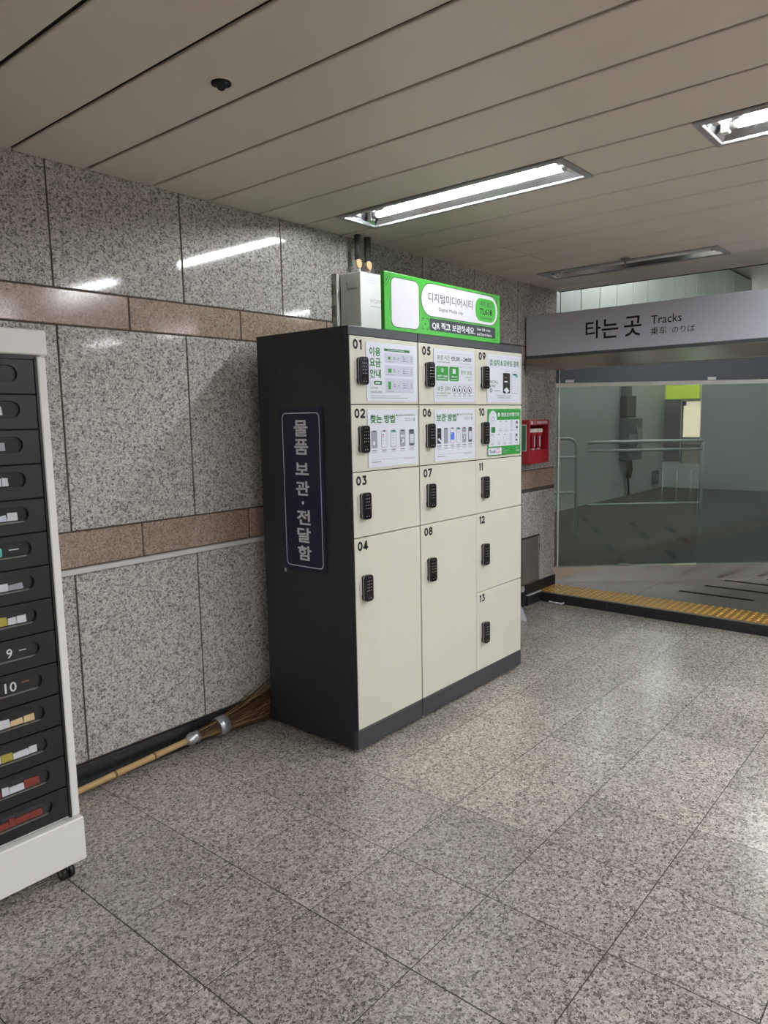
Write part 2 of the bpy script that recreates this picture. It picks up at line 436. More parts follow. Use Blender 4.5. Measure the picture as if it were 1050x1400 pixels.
# ------------------------------------------------------------------ back wall of stone panels
WY = 0.7
b = MB(); b.box(-8, 3.30, WY + 0.0035, WY + 0.35, 0, 3.6, M_JOINT)
wall = structure(b.build('wall_back'), 'wall of speckled grey granite panels with two pink bands', 'wall')
def stone(x0, x1, z0, z1, m, nm):
    bb = MB(); g = 0.0036
    jit = random.uniform(-0.0006, 0.0006)
    bb.box(x0 + g, x1 - g, WY + jit, WY + 0.012, z0 + g, z1 - g, m, 0.002); bb.build(nm, wall, ((x0 + x1) / 2, WY, (z0 + z1) / 2))
jx = [-0.925 + 0.6 * k for k in range(-6, 7)] + [3.12, 3.305]
bx = [-0.605 + 0.6 * k for k in range(-6, 6)] + [2.995, 3.305]
for z0, z1, m, js, nm in ((0.115, 0.922, G_WALL, jx, 'stone_panel'), (0.945, 1.096, G_PINK, bx, 'stone_band'), (1.096, 1.92, G_WALL, jx, 'stone_panel'),
                          (1.92, 2.062, G_PINK, bx, 'stone_band'), (2.062, 2.60, G_WALL, jx, 'stone_panel')):
    for k in range(len(js) - 1):
        if js[k + 1] - js[k] > 0.05: stone(js[k], js[k + 1], z0, z1, m, nm)
b = MB(); b.box(3.30, 3.31, WY, 2.95, 0, 3.6, G_WALL); b.build('wall_end_stone', wall)
b = MB(); b.box(-8, 2.80, WY - 0.012, WY + 0.006, 0.0, 0.113, G_BLACK, 0.002); b.box(2.80, 3.312, WY - 0.012, WY + 0.006, 0.085, 0.172, G_BLACK, 0.002)
b.box(2.80, 3.02, WY - 0.03, WY + 0.006, 0.0, 0.083, G_BLACK, 0.002)
structure(b.build('baseboard_back'), 'black stone baseboard along the granite wall', 'baseboard')
b = MB(); b.box(-8, 2.35, WY - 0.022, WY + 0.006, 0.922, 0.945, M_ALU, 0.003)
structure(b.build('trim_1'), 'thin pale metal rail along the wall under the lower pink band', 'rail')
b = MB(); b.box(2.80, 3.03, WY - 0.034, WY - 0.01, 0.083, 0.088, M_ALU)
structure(b.build('trim_2'), 'short bright metal edge on the black step beside the wall foot', 'edging')

# ------------------------------------------------------------------ ceiling of enamelled strips
CZ = 2.535; CP = 0.297; CX0 = 0.43
b = MB(); b.box(-8, 3.35, -8, WY + 0.3, CZ + 0.13, CZ + 0.16, M_CGAP); b.box(3.345, 3.36, -8, WY, CZ - 0.002, CZ + 0.6, M_CGAP)
for k in range(-28, 11):      # dark carriers filling the gaps between strips
    x = CX0 + CP * k
    b.box(x - 0.02, x + 0.02, -8, WY + 0.01, CZ + 0.013, CZ + 0.05, M_CGAP)
ceil = structure(b.build('ceiling'), 'ceiling of long beige enamelled metal strips with dark gaps', 'ceiling')
LROWS = [(0.455 - 1.72 * j, -0.77 - 1.72 * j) for j in range(5)]
def strip(x0, x1, y0, y1):
    bb = MB(); bb.box(x0 + .0080, x1 - .0080, y0, y1, CZ, CZ + 0.012, M_CEIL, 0.003); bb.build('ceiling_strip', ceil, ((x0 + x1) / 2, (y0 + y1) / 2, CZ))
for k in range(-28, 10):
    x0 = CX0 + CP * k; x1 = min(x0 + CP, 3.345)
    if k % 7 == 0 and k >= -21:
        e = WY - 0.004
        for y1, y0 in (LROWS[1:] if k == -7 else LROWS):
            strip(x0, x1, y1, e); e = y0
        strip(x0, x1, -8, e)
    elif k in (4, 5):
        strip(x0, x1, 0.207, WY - .004); strip(x0, x1, -8, 0.193)
    else: strip(x0, x1, -8, WY - 0.004)

def lamp(x0, y0, y1, lit, label, group=None):
    x1 = x0 + CP; cx = (x0 + x1) / 2; cy = (y0 + y1) / 2
    t = thing('ceiling_light', (cx, cy, CZ), label, 'ceiling light', group)
    f = MB(); w = 0.028; z0, z1 = CZ - 0.008, CZ + 0.004
    f.box(x0, x0 + w, y0, y1, z0, z1, M_RIM, .003); f.box(x1 - w, x1, y0, y1, z0, z1, M_RIM, .003)
    f.box(x0 + w, x1 - w, y0, y0 + w, z0, z1, M_RIM, .003); f.box(x0 + w, x1 - w, y1 - w, y1, z0, z1, M_RIM, .003)
    f.build('frame', t)
    r = MB(); a, c, d = x0 + w, x1 - w, 0.045; p, q = y0 + w, y1 - w; zt = CZ + 0.085
    V = [(a, p, CZ), (c, p, CZ), (c, q, CZ), (a, q, CZ), (a + d, p + .02, zt), (c - d, p + .02, zt), (c - d, q - .02, zt), (a + d, q - .02, zt)]
    r.add(V, [(7, 6, 5, 4), (0, 1, 5, 4)[::-1], (1, 2, 6, 5)[::-1], (2, 3, 7, 6)[::-1], (3, 0, 4, 7)[::-1]], M_REFL)
    r.box(cx - .012, cx + .012, p + .03, q - .03, zt - .03, zt - 0.002, M_REFL)
    r.build('reflector', t)
    for s_, on in ((-1, lit[0]), (1, lit[1])):
        tx = cx + s_ * 0.058
        u = MB(); u.tube([(tx, p + .04, CZ + .032), (tx, q - .04, CZ + .032)], 0.0145, M_TUBE if on else M_TUBEOFF, 10); u.build('tube', t)
        for e, sg in ((p, 1), (q, -1)):
            v = MB(); v.box(tx - .019, tx + .019, e + sg * .012, e + sg * .042, CZ + .008, CZ + .07, M_WHITE, .004)
            v.tube([(tx, e + sg * .042, CZ + .032), (tx, e + sg * .07, CZ + .032)], 0.0155, M_SILVER, 10); v.build('socket', t)
        for fr in (0.16, 0.84):
            v = MB(); yk = p + (q - p) * fr
            v.box(tx - .002, tx + .002, yk - .006, yk + .006, CZ + .045, zt - .004, M_SILVER)
            v.build('tube_clip', t)
    return t
for n in range(-3, 2):
    for j, (y1, y0) in enumerate(LROWS):
        if (n, j) == (-1, 0): continue
        x0 = CX0 + 7 * CP * n; lit = (True, True); g = None
        lab = 'recessed twin tube ceiling light elsewhere along the concourse ceiling'; g = 'ceiling lights outside the frame'
        if (n, j) == (0, 0): lit = (False, True); lab = 'long ceiling light above the lockers with one of its two tubes lit'; g = None
        if (n, j) == (0, 1): lab = 'ceiling light with both tubes lit, cut by the right picture edge'; g = None
        if (n, j) == (1, 0): lit = (False, False); lab = 'switched off ceiling light nearest the Tracks sign'; g = None
        if (n, j) in ((-1, 1), (-2, 0), (-3, 0), (-2, 1), (-3, 1)): lit = (False, False)
        if (n, j) in ((-1, 2), (-2, 2), (-3, 2)): lit = (True, False)
        lamp(x0, y0, y1, lit, lab, g)

# recessed downlight and sprinkler
t = thing('recessed_spotlight', (-0.871, -0.308, CZ), 'black swivelling spotlight recessed in a ceiling strip', 'spotlight')
b = MB(); b.lathe((-0.871, -0.308, CZ - .004), [(.030, .003), (.040, 0), (.043, .003), (.043, .0055)], M_CEIL, 24); b.build('ring', t)
b = MB(); b.lathe((-0.871, -0.308, CZ - .005), [(.030, 0), (.030, .004)], M_VOID, 20); b.build('hole', t)
b = MB(); b.tube([(-0.875, -0.313, CZ + .0), (-0.882, -0.322, CZ - .014), (-0.886, -0.327, CZ - .022)], [.016, .016, .013], M_BLACK, 12); b.build('lamp_head', t)
b = MB(); b.box(-.872, -.868, -.335, -.285, CZ - .009, CZ - .004, M_SILVER); b.build('bracket', t)
t = thing('sprinkler', (2.455, -0.217, CZ), 'small fire sprinkler head beside the switched off light', 'sprinkler')
b = MB(); b.lathe((2.455, -0.217, CZ - .006), [(.012, -.002), (.032, 0), (.034, .006)], M_STEELD, 16); b.build('flange', t)
b = MB(); b.lathe((2.455, -0.217, CZ - .05), [(.020, 0), (.020, .003), (.006, .006), (.005, .02), (.010, .03), (.010, .046)], M_STEELD, 12); b.build('nozzle', t)

# ------------------------------------------------------------------ enclosure outside the frame and hall behind the screen
structure(box('wall_left', -8.2, -8, -8, WY, 0, 3, G_WALL), 'granite wall at the far end of the concourse behind the camera', 'wall')
structure(box('wall_front', -8, 12.3, -8.2, -8, 0, 3.6, G_WALL), 'granite wall opposite the lockers, behind the camera', 'wall')
b = MB(); b.box(3.31, 12.3, 2.9, 3.0, PZ, 3.6, M_HALLW); structure(b.build('wall_platform'), 'plain grey green side wall behind the glass screen', 'wall')
b = MB(); b.box(12.24, 12.34, 2.57, 3.0, PZ, 3.6, M_HALLW); b.box(12.24, 12.34, -8, 2.2, PZ, 3.6, M_HALLW)
b.box(12.24, 12.34, 2.2, 2.57, PZ, 0.55, M_HALLW); b.box(12.24, 12.34, 2.2, 2.57, 1.74, 3.6, M_HALLW)
we = structure(b.build('wall_end'), 'plain grey green end wall behind the glass screen', 'wall')
structure(box('ceiling_platform', 3.36, 12.3, -8, 3.0, 3.6, 3.7, M_CEIL), 'upper ceiling of the hall behind the glass screen', 'ceiling')
b = MB(); b.box(3.31, 10.6, 1.02, 1.1, 2.2, 3.6, M_CGAP)
bulk = structure(b.build('wall_bulkhead'), 'high bulkhead of pale green square panels above the Tracks sign', 'wall')
x = 3.56
while x < 10.5:
    bb = MB(); bb.box(x + .006, min(x + .43, 10.6) - .006, 1.004, 1.02, 2.22, 3.58, M_BULK, .003); bb.build('bulkhead_panel', bulk); x += .43
b = MB(); b.box(3.312, 3.555, 1.004, 1.02, 2.22, 3.58, M_BULK, .003); b.build('bulkhead_panel', bulk)

def hall_fill_lamp(x, y):  # unseen lamps added to brighten the hall and bulkhead
    t = thing('hall_fill_light', (x, y, 3.6), 'fill light added to brighten the hall behind the glass screen, hidden above the sign', 'ceiling light', 'fill lights added in the hall behind the glass')
    b = MB(); b.box(x - .15, x + .15, y - .62, y + .62, 3.54, 3.598, M_RIM, .004); b.build('housing', t)
    for dx in (-.07, .07):
        b = MB(); b.tube([(x + dx, y - .58, 3.52), (x + dx, y + .58, 3.52)], .0145, M_FILLTUBE, 10); b.build('tube', t)
for x, y in ((5.0, .2), (8.3, 1.9), (5.4, 1.9), (10.8, 2.0), (8.2, -1.0), (6.6, -0.9)): hall_fill_lamp(x, y)

# lit opening with a lime sign on the end wall
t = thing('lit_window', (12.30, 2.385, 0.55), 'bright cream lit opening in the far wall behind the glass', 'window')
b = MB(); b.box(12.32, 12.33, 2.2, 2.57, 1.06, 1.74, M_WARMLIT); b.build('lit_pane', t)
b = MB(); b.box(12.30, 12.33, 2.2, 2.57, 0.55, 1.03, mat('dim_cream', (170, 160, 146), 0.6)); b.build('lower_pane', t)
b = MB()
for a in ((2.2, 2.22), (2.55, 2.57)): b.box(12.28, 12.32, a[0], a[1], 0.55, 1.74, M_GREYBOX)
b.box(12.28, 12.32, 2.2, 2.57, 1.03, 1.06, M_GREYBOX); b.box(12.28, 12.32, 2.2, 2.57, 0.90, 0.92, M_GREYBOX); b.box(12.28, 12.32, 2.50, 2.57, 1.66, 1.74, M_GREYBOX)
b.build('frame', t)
t = tag(box('lime_sign', 12.20, 12.24, 2.23, 2.86, 1.79, 2.10, M_SIGNLIT, None, .004, (12.22, 2.5, 1.79)), 'glowing yellow green sign above the lit opening behind the glass', 'sign')
tag(box('mauve_panel', 12.215, 12.24, 2.575, 2.885, 0.6, 1.78, M_BROWNW, None, .004, (12.22, 2.7, 0.6)), 'dull mauve wall board left of the lit opening', 'panel')

# wall telephone cabinet with cable, and small box
t = thing('intercom_cabinet', (10.38, 2.9, 0.72), 'tall dark grey equipment cabinet on the wall behind the glass, cable below', 'cabinet')
b = MB(); b.box(10.05, 10.72, 2.74, 2.898, 0.72, 1.45, M_GREYBOX, .01); b.build('body', t)
b = MB(); b.box(10.10, 10.42, 2.728, 2.742, 1.0, 1.18, mat('pale_grey', (150, 154, 156), .5)); b.build('label_plate', t)
b = MB(); b.box(10.46, 10.68, 2.728, 2.742, 0.92, 1.28, mat('pale_grey', (150, 154, 156), .5)); b.build('door_panel', t)
b = MB(); b.box(10.40, 10.43, 2.715, 2.742, 1.22, 1.36, M_SILVER, .004); b.build('handle', t)
b = MB(); b.box(10.07, 10.50, 2.78, 2.898, 1.46, 1.84, M_BLACK, .01); b.box(10.10, 10.40, 2.82, 2.898, 1.62, 2.0, M_GREYBOX, .01); b.build('upper_box', t)
b = MB(); b.tube([(10.40, 2.85, .73), (10.40, 2.83, .55), (10.36, 2.84, .40)], .05, M_BLACK, 8); b.tube([(10.38, 2.86, .42), (10.42, 2.86, .25), (10.44, 2.86, .085)], .022, M_BLACK, 6); b.build('cable', t)
t = thing('junction_box', (11.78, 2.9, .16), 'small grey box low on the wall behind the glass', 'box')
b = MB(); b.box(11.67, 11.90, 2.84, 2.9, .17, .43, M_GREYBOX, .008); b.build('body', t)
b = MB(); b.disc(0, 0, .02, M_SILVER); b = MB(); b.box(11.77, 11.81, 2.828, 2.842, .30, .36, M_SILVER, .004); b.build('lock', t)

# railings behind the screen (parallel to it)
RD = Vector((.646, -.763, 0)); RP = Vector((6.725, .516, 0))
def rp(s_, z): q = RP + RD * s_; return (q.x, q.y, z)
t = thing('steel_railing', rp(-.7, PZ), 'stainless railing with three bars and an end post behind the glass', 'railing')
for z, r in ((1.20, .021), (1.10, .016), (.46, .012)):
    b = MB(); b.tube([rp(-1.36, z), rp(0, z)], r, M_RAIL, 8); b.build('bar', t)
for s_ in (0,):
    b = MB(); b.tube([rp(s_, PZ), rp(s_, 1.2)], .017, M_RAIL, 8); b.build('post', t)
for k in range(3):
    b = MB(); b.tube([rp(-.13 - .17 * k, .46), rp(-.13 - .17 * k, .85)], .008, M_RAIL, 6); b.build('baluster', t)
t = thing('steel_railing', rp(-1.9, PZ), 'stainless railing end with a rounded corner beside the granite corner', 'railing')
pa = [rp(-2.4, 1.25), rp(-1.60, 1.25)] + [rp(-1.60 + .1 * math.sin(math.radians(a)), 1.15 + .1 * math.cos(math.radians(a))) for a in (20, 40, 60, 80)] + [rp(-1.50, 1.12), rp(-1.50, PZ)]
b = MB(); b.tube(pa, .019, M_RAIL, 8); b.build('top_rail', t)
for z in (1.03, .61):
    b = MB(); b.tube([rp(-2.4, z), rp(-1.5, z)], .015, M_RAIL, 8); b.build('bar', t)
b = MB(); b.tube([rp(-2.4, PZ), rp(-2.4, 1.25)], .017, M_RAIL, 8); b.build('post', t)

# ------------------------------------------------------------------ glass screen (window_1)
GO = Vector((3.405, .715, 0)); GD = Vector((.646, -.763, 0)).normalized(); GN = Vector((-.763, -.646, 0)).normalized()
win = thing('window_1', tuple(GO + GD * 1.2 + Vector((0, 0, PZ))), 'tall glass screen on a steel base under the Tracks sign', 'glass screen', kind='structure')
def gmb(): return MB(tuple(GO), tuple(GD), (0, 0, 1), tuple(GN))
S0, S1 = -0.10, 4.0
b = gmb(); b.slab([(S0, PZ), (S1, PZ), (S1, .205), (S0, .205)], M_STEEL, -.06, 0.0); b.slab([(S0, .2051), (S1, .2051), (S1, .214), (S0, .214)], M_STEEL, -.06, .006); b.build('steel_base', win)
b = gmb(); b.slab([(S0, 1.762), (S1, 1.762), (S1, 1.795), (S0, 1.795)], M_STEEL, -.03, 0.02); b.build('steel_transom', win)
b = gmb(); b.slab([(S0, 1.796), (S1, 1.796), (S1, 2.2), (S0, 2.2)], M_UPPER, -.03, 0.0); b.build('upper_panel', win)
b = gmb(); b.slab([(S0, .215), (1.203, .215), (1.203, 1.761), (S0, 1.761)], GL_A, -.006, 0.0); b.build('pane', win)
b = gmb(); b.slab([(1.209, .215), (2.6, .215), (2.6, 1.761), (1.209, 1.761)], GL_B, -.006, 0.0); b.build('pane', win)
b = gmb(); b.slab([(2.606, .215), (S1, .215), (S1, 1.761), (2.606, 1.761)], GL_A, -.006, 0.0); b.build('pane', win)
b = gmb(); b.slab([(-.008, .215), (.004, .215), (.004, 2.2), (-.008, 2.2)], M_STEEL, -.02, .008); b.build('jamb', win)
b = gmb()
for s_ in (0.05, 1.25, 2.65): b.slab([(s_, 1.80), (s_ + .07, 1.80), (s_ + .07, 1.822), (s_, 1.822)], M_SILVER, 0, .012)
b.build('clamp', win)
structure(box('wall_right', 6.0, 6.15, -8, -2.35, 0, 3.6, G_WALL), 'granite wall beyond the glass screen, outside the frame', 'wall')

# ------------------------------------------------------------------ Tracks sign over the opening
t = thing('station_sign', (2.82, -1.5, 1.86), 'long pale grey hanging Tracks sign above the glass screen', 'sign')
b = MB(); b.box(2.78, 2.90, -4.2, .688, 1.985, 2.285, M_TRACK, .004); b.build('board', t)
b = MB((2.78, 0, 0), (0, -1, 0), (0, 0, 1), (-1, 0, 0))
H_ = 0.0012
for s_, y0, y1, z0, z1, bo in (('타', .200, .085, 2.074, 2.203, .012), ('는', .077, -.046, 2.068, 2.203, .012), ('곳', -.088, -.212, 2.066, 2.204, .012),
                          ('Tracks', -.277, -.482, 2.137, 2.193, .004), ('乗车', -.276, -.385, 2.062, 2.114, 0), ('のりば', -.420, -.570, 2.064, 2.109, 0)):
    b = MB((2.78, 0, 0), (0, -1, 0), (0, 0, 1), (-1, 0, 0)); b.text(s_, -y0, z0, -y1, z1, M_INK, H_, bo); b.build('lettering', t)
b = MB(); b.box(2.785, 2.90, -4.2, .688, 1.962, 1.985, M_GREYBOX); b.box(2.775, 2.90, -4.2, .688, 1.87, 1.962, M_STEEL, .004); b.build('steel_beam', t)

# ------------------------------------------------------------------ locker bank
LW, LD, LH = 1.496, 0.598, 1.928
lk = thing('locker_bank', (LW / 2, LD / 2, 0), 'charcoal locker bank with thirteen numbered cream doors', 'locker')
SPL = 0.4915
b = MB()
for x0, x1 in ((0, SPL - .002), (SPL + .003, LW)):
    b.box(x0, x1, .022, LD, .015, LH, M_CHAR, .002)
    b.box(x0, x1, 0, .022, 1.889, LH, M_CHARLIT, .002); b.box(x0, x1, 0, .022, .015, .105, M_CHARLIT, .002)
b.box(0, .006, 0, .022, .105, 1.889, M_CHAR); b.box(LW - .004, LW, 0, .022, .105, 1.889, M_CHAR)
b.box(.006, LW - .004, .0215, .0225, .105, 1.889, M_VOID)
b.build('body', lk)
b = MB((0, 0, 0), (0, -1, 0), (0, 0, 1), (-1, 0, 0))
for y, z in ((.08, 1.79), (.47, 1.75), (.10, .33), (.50, .36), (.31, .60)): b.disc(-y, z, .004, M_VOID, .0006, 10)
b.build('screw_hole', lk)
for x, y in ((.03, .03), (.03, .56), (1.46, .03), (1.46, .56), (.52, .03)):
    b = MB(); b.lathe((x, y, 0), [(.018, 0), (.018, .006), (.009, .008), (.009, .016)], M_SILVER, 12); b.build('foot', lk)
b = MB(); b.box(-.006, 0, .44, .452, .803, .822, M_SILVER, .001); b.build('clip', lk)

# keypad lock mesh (shared), origin at its lower left back corner
def keypad_mesh():
    k = MB(); w, h = .054, .120
    k.rslab(.0, .002, w, h - .002, .013, M_BLACK, 0, .010)
    k.rslab(.0005, .001, w - .0005, h - .001, .013, M_SILVER, .010, .0135)
    k.rslab(.001, .0, w, h, .014, M_BLACK, .0135, .024)
    k.rrect(.004, .004, w - .004, h - .004, .011, M_LENS, .0243)
    for r in range(4):
        for c in range(3): k.rect(.0135 + .0125 * c, .048 + .0145 * r, .0165 + .0125 * c, .051 + .0145 * r, M_PWHITE, .0247)
    k.rect(.016, .108, .038, .1105, M_DGREY, .0247)
    k.disc(.019, .014, .002, M_PWHITE, .0247, 8); k.disc(.035, .014, .002, M_PWHITE, .0247, 8); k.disc(.027, .026, .0012, M_MGREY, .0247, 6)
    o = k.build('keypad_lock', None, (0, 0, 0)); me = o.data; bpy.data.objects.remove(o); return me
KEY = keypad_mesh()
_p = MB(); _p.rslab(0, 0, .026, .074, .002, M_WHITE, 0, .0022); _o = _p.build('strike_plate', None, (0, 0, 0)); STR = _o.data; bpy.data.objects.remove(_o)

def notice(num, door, u0, v0, u1, v1):
    b = MB((0, 0, 0)); W = u1 - u0; Hh = v1 - v0
    base = M_GREEN if num == 10 else M_PAPER
    b.rslab(u0, v0, u1, v1, .006, base, 0, .004, M_PWHITE)
    X = lambda f: u0 + W * f
    Z = lambda f: v1 - Hh * f
    h1, h2, h3 = .0046, .0052, .0058
    def R(a, c, d, e, m, h=h1): b.rect(X(a), Z(e), X(d), Z(c), m, h)          # a=u0 c=v0(top) d=u1 e=v1
    def RR(a, c, d, e, r, m, h=h1): b.rrect(X(a), Z(e), X(d), Z(c), r, m, h)
    def T(s_, a, c, d, e, m, bo=0.0, h=h2): b.text(s_, X(a), Z(e), X(d), Z(c), m, h, bo)
    def lines(a, c, d, n, m=M_MGREY, dz=.028, th=.010):
        for k in range(n): R(a + .012 * (k % 2), c + dz * k, d - .015 * (k % 2), c + dz * k + th, m)
    def phone(cx, top, bot, w, body, kind):
        RR(cx - w / 2, top, cx + w / 2, bot, .006, M_MGREY, h1)
        RR(cx - w / 2 + .008, top + .008, cx + w / 2 - .008, bot - .008, .005, body, h2)
        R(cx - w * .22, top + .006, cx + w * .22, top + .024, M_INK, h3)
        a, d = cx - w / 2 + .012, cx + w / 2 - .012; hh = bot - top
        if kind == 'drop': b.disc(X(cx - .01), Z(top + hh * .72), .010, M_PAPER, h3, 12, .008)
        if kind == 'dots':
            R(a + .01, top + hh * .22, a + .035, top + hh * .29, M_DGREY, h3); R(a + .01, top + hh * .34, a + .045, top + hh * .38, M_PINKP, h3)
            R(a, top + hh * .58, d, top + hh * .60, M_MGREY, h3)
        if kind == 'teal':
            R(a - .002, top + .01, d + .002, top + hh * .15, M_TEAL, h2 + .0003)
            for q in (.3, .45, .6, .78): R(a + .01, top + hh * q, d - .03, top + hh * (q + .02), M_MGREY, h3)
        if kind == 'card':
            R(a, top + hh * .3, d, top + hh * .45, M_PGREY, h3); R(a + .01, top + hh * .55, d - .02, top + hh * .76, M_PAPER, h3); R(a + .012, top + hh * .58, a + .03, top + hh * .72, M_INK, h3 + .0003)
        if kind == 'list':
            R(a + .004, top + hh * .28, d - .004, top + hh * .83, M_PAPER, h3); R(a + .006, top + hh * .66, d - .006, top + hh * .8, M_PGREY, h3 + .0003)
            for q in (.36, .46, .56): R(a + .01, top + hh * q, d - .01, top + hh * (q + .015), M_MGREY, h3 + .0003)
        if kind == 'blue': R(a - .002, top + hh * .3, d + .002, top + hh * .78, M_BLUEP, h3); R(a + .01, top + hh * .36, a + .03, top + hh * .42, M_PAPER, h3 + .0003)
        if kind == 'dark':
            R(a + .01, top + hh * .3, d - .03, top + hh * .33, M_MGREY, h3)
            b.poly([(X(a), Z(top + hh * .72)), (X(cx - .005), Z(top + hh * .62)), (X(d + .01), Z(top + hh * .84)), (X(d + .01), Z(top + hh * .96))][::-1], M_PAPER, h3)
    if num == 1:
        for k, s_ in enumerate(('이용', '요금', '안내')): T(s_, .055, .085 + .185 * k, .265, .235 + .185 * k, M_DGREEN, .026)
        RR(.13, .655, .285, .72, .010, M_DGREEN, h1); R(.16, .675, .25, .70, M_PAPER, h2); R(.065, .683, .08, .695, M_DGREEN, h1)
        T('LOCKER', .06, .757, .20, .790, M_DGREEN, .005); T('USAGE FEES', .06, .828, .285, .862, M_DGREEN, .01)
        R(.335, .09, .85, .135, M_DGREEN); R(.40, .108, .74, .118, M_PGREY, h2)
        for k, (c, e) in enumerate(((.165, .335), (.375, .56), (.60, .85))):
            R(.345, c, .925, e, M_PGREY)
            m_ = (c + e) / 2; q = (.026, .036, .068)[k]
            RR(.405, m_ - q, .455 + .02 * (k == 1), m_ + q, .003, M_GREEN, h2)
            b.ring(X(.53), Z(m_), .0065, .0022, M_DGREY, h2, 12)
            R(.60, m_ - .008, .625, m_ + .006, M_DGREY, h2); R(.60, m_ + .022, .63, m_ + .030, M_MGREY, h2)
            for r in range(3): R(.70, m_ - .045 + .038 * r, .73 + .015 * r, m_ - .033 + .038 * r, M_DGREY, h2); R(.745, m_ - .043 + .038 * r, .80 + .02 * (r == 2), m_ - .035 + .038 * r, M_MGREY, h2); R(.86, m_ - .045 + .038 * r, .90, m_ - .033 + .038 * r, M_MGREY, h2)
            R(.36, e - .025, .52, e - .017, M_MGREY, h2)
        R(.065, .905, .62, .913, M_MGREY); R(.065, .94, .80, .949, M_MGREY)
    if num in (2, 6):
        T('찾는 방법' if num == 2 else '보관 방법', .045, .085, .52, .235, M_DGREEN, .026)
        b.disc(X(.562), Z(.105), .0055, M_DGREEN, h1, 10)
        T('HOW TO RETRIEVE' if num == 2 else 'HOW TO STORE', .595, .088, .94, .118, M_DGREEN, .012)
        lines(.72, .165, .88, 2, M_MGREY, .03, .011); R(.905, .155, .94, .21, M_MGREY)
        if num == 2: ph = ((.115, M_MGREY, 'drop'), (.305, M_PAPER, 'dots'), (.49, M_PAPER, 'teal'), (.675, M_MGREY, 'card'), (.865, M_DGREY, 'list')); w = .115
        else: ph = ((.105, M_INK, 'dark'), (.265, M_MGREY, ''), (.42, M_PAPER, 'blue'), (.57, M_PAPER, 'teal'), (.72, M_MGREY, 'card'), (.875, M_DGREY, 'list')); w = .105
        for cx, m_, kd in ph:
            phone(cx, .36, .665, w, m_, kd)
            R(cx - .045, .70, cx + .045, .713, M_DGREY); R(cx - .05, .735, cx + .05, .744, M_MGREY)
            if num == 6: R(cx - .04, .765, cx + .04, .774, M_MGREY)
        R(.05, .868, .94, .872, M_MGREY); R(.06, .905, .24, .915, M_DGREY); R(.70, .885, .93, .893, M_MGREY)
    if num == 5:
        for c, e in ((.07, .305), (.325, .655), (.675, .93)):
            b.outline(b.rr_pts(X(.05), Z(e), X(.94), Z(c), .006), .0009, M_MGREY, h1)
        T('운영 시간', .075, .115, .37, .205, M_DGREEN, .004); T('05:00 - 24:00', .41, .125, .91, .205, M_INK, .012)
        T('OPERATING HOURS', .075, .235, .37, .260, M_DGREEN, .01); R(.60, .25, .90, .258, M_MGREY)
        RR(.045, .325, .335, .60, .008, M_GREEN, h2); RR(.355, .325, .59, .60, .008, M_GREEN, h2)
        b.disc(X(.19), Z(.40), .0095, M_PAPER, h3); R(.18, .385, .20, .42, M_GREEN, h3 + .0003); RR(.435, .365, .51, .455, .002, M_PAPER, h3)
        T('1877-1288', .075, .495, .305, .535, M_PAPER, .02, h3); T('채팅 상담', .405, .495, .545, .535, M_PAPER, .02, h3)
        R(.075, .558, .305, .570, M_PGREY, h3); R(.385, .558, .56, .570, M_PGREY, h3)
        T('문의 상담', .64, .38, .92, .465, M_DGREEN, .004); T('SUPPORT', .77, .50, .915, .525, M_DGREEN, .01); T('HELP', .83, .55, .915, .575, M_DGREEN, .01)
        T('보관 금지', .075, .705, .385, .795, M_DGREEN, .004); T('PROHIBITED ITEMS', .075, .825, .385, .85, M_DGREEN, .01); T('FOR STORAGE', .075, .872, .31, .895, M_DGREEN, .01)
        for k in range(4):
            cx = .485 + .125 * k
            b.ring(X(cx), Z(.77), .019, .0028, M_DGREY, h1, 18)
            b.outline([(X(cx) - .013, Z(.77) + .013), (X(cx) + .013, Z(.77) - .013)], .0022, M_DGREY, h2, False)
            R(cx - .018, .745, cx + .012, .80, M_INK, h2); R(cx - .035, .865, cx + .035, .874, M_MGREY); R(cx - .04, .89, cx + .04, .898, M_MGREY)
    if num == 9:
        b.outline(b.rr_pts(X(.035), Z(.955), X(.965), Z(.05), .004), .0007, M_MGREY, h1)
        T('앱 설치 & 모바일 결제', .065, .105, .95, .235, M_DGREEN, .012)
        T('INSTALL', .065, .545, .32, .605, M_DGREEN, .008); T('& PAY', .065, .635, .24, .69, M_DGREEN, .008)
        b.ring(X(.105), Z(.755), .009, .005, M_DGREEN, h1, 14); R(.20, .75, .38, .768, M_MGREY)
        R(.51, .325, .64, .335, M_MGREY); R(.77, .33, .88, .34, M_MGREY)
        RR(.465, .375, .68, .81, .006, M_INK, h2); R(.50, .545, .60, .575, M_PAPER, h3); R(.505, .47, .58, .48, M_MGREY, h3)
        b.poly([(X(.48), Z(.74)), (X(.575), Z(.81)), (X(.66), Z(.755)), (X(.57), Z(.68))], M_PAPER, h3)
        RR(.725, .375, .935, .81, .006, M_MGREY, h1); RR(.732, .383, .928, .80, .005, M_PAPER, h2)
        b.poly([(X(.74), Z(.40)), (X(.92), Z(.40)), (X(.92), Z(.475))][::-1], M_TEAL, h3); R(.765, .383, .885, .405, M_INK, h3 + .0003)
        for q in (.47, .52, .58, .64, .70, .75): R(.76, q, .86, q + .010, M_PGREY, h3)
        R(.28, .855, .73, .872, M_MGREY); R(.30, .90, .71, .914, M_MGREY)
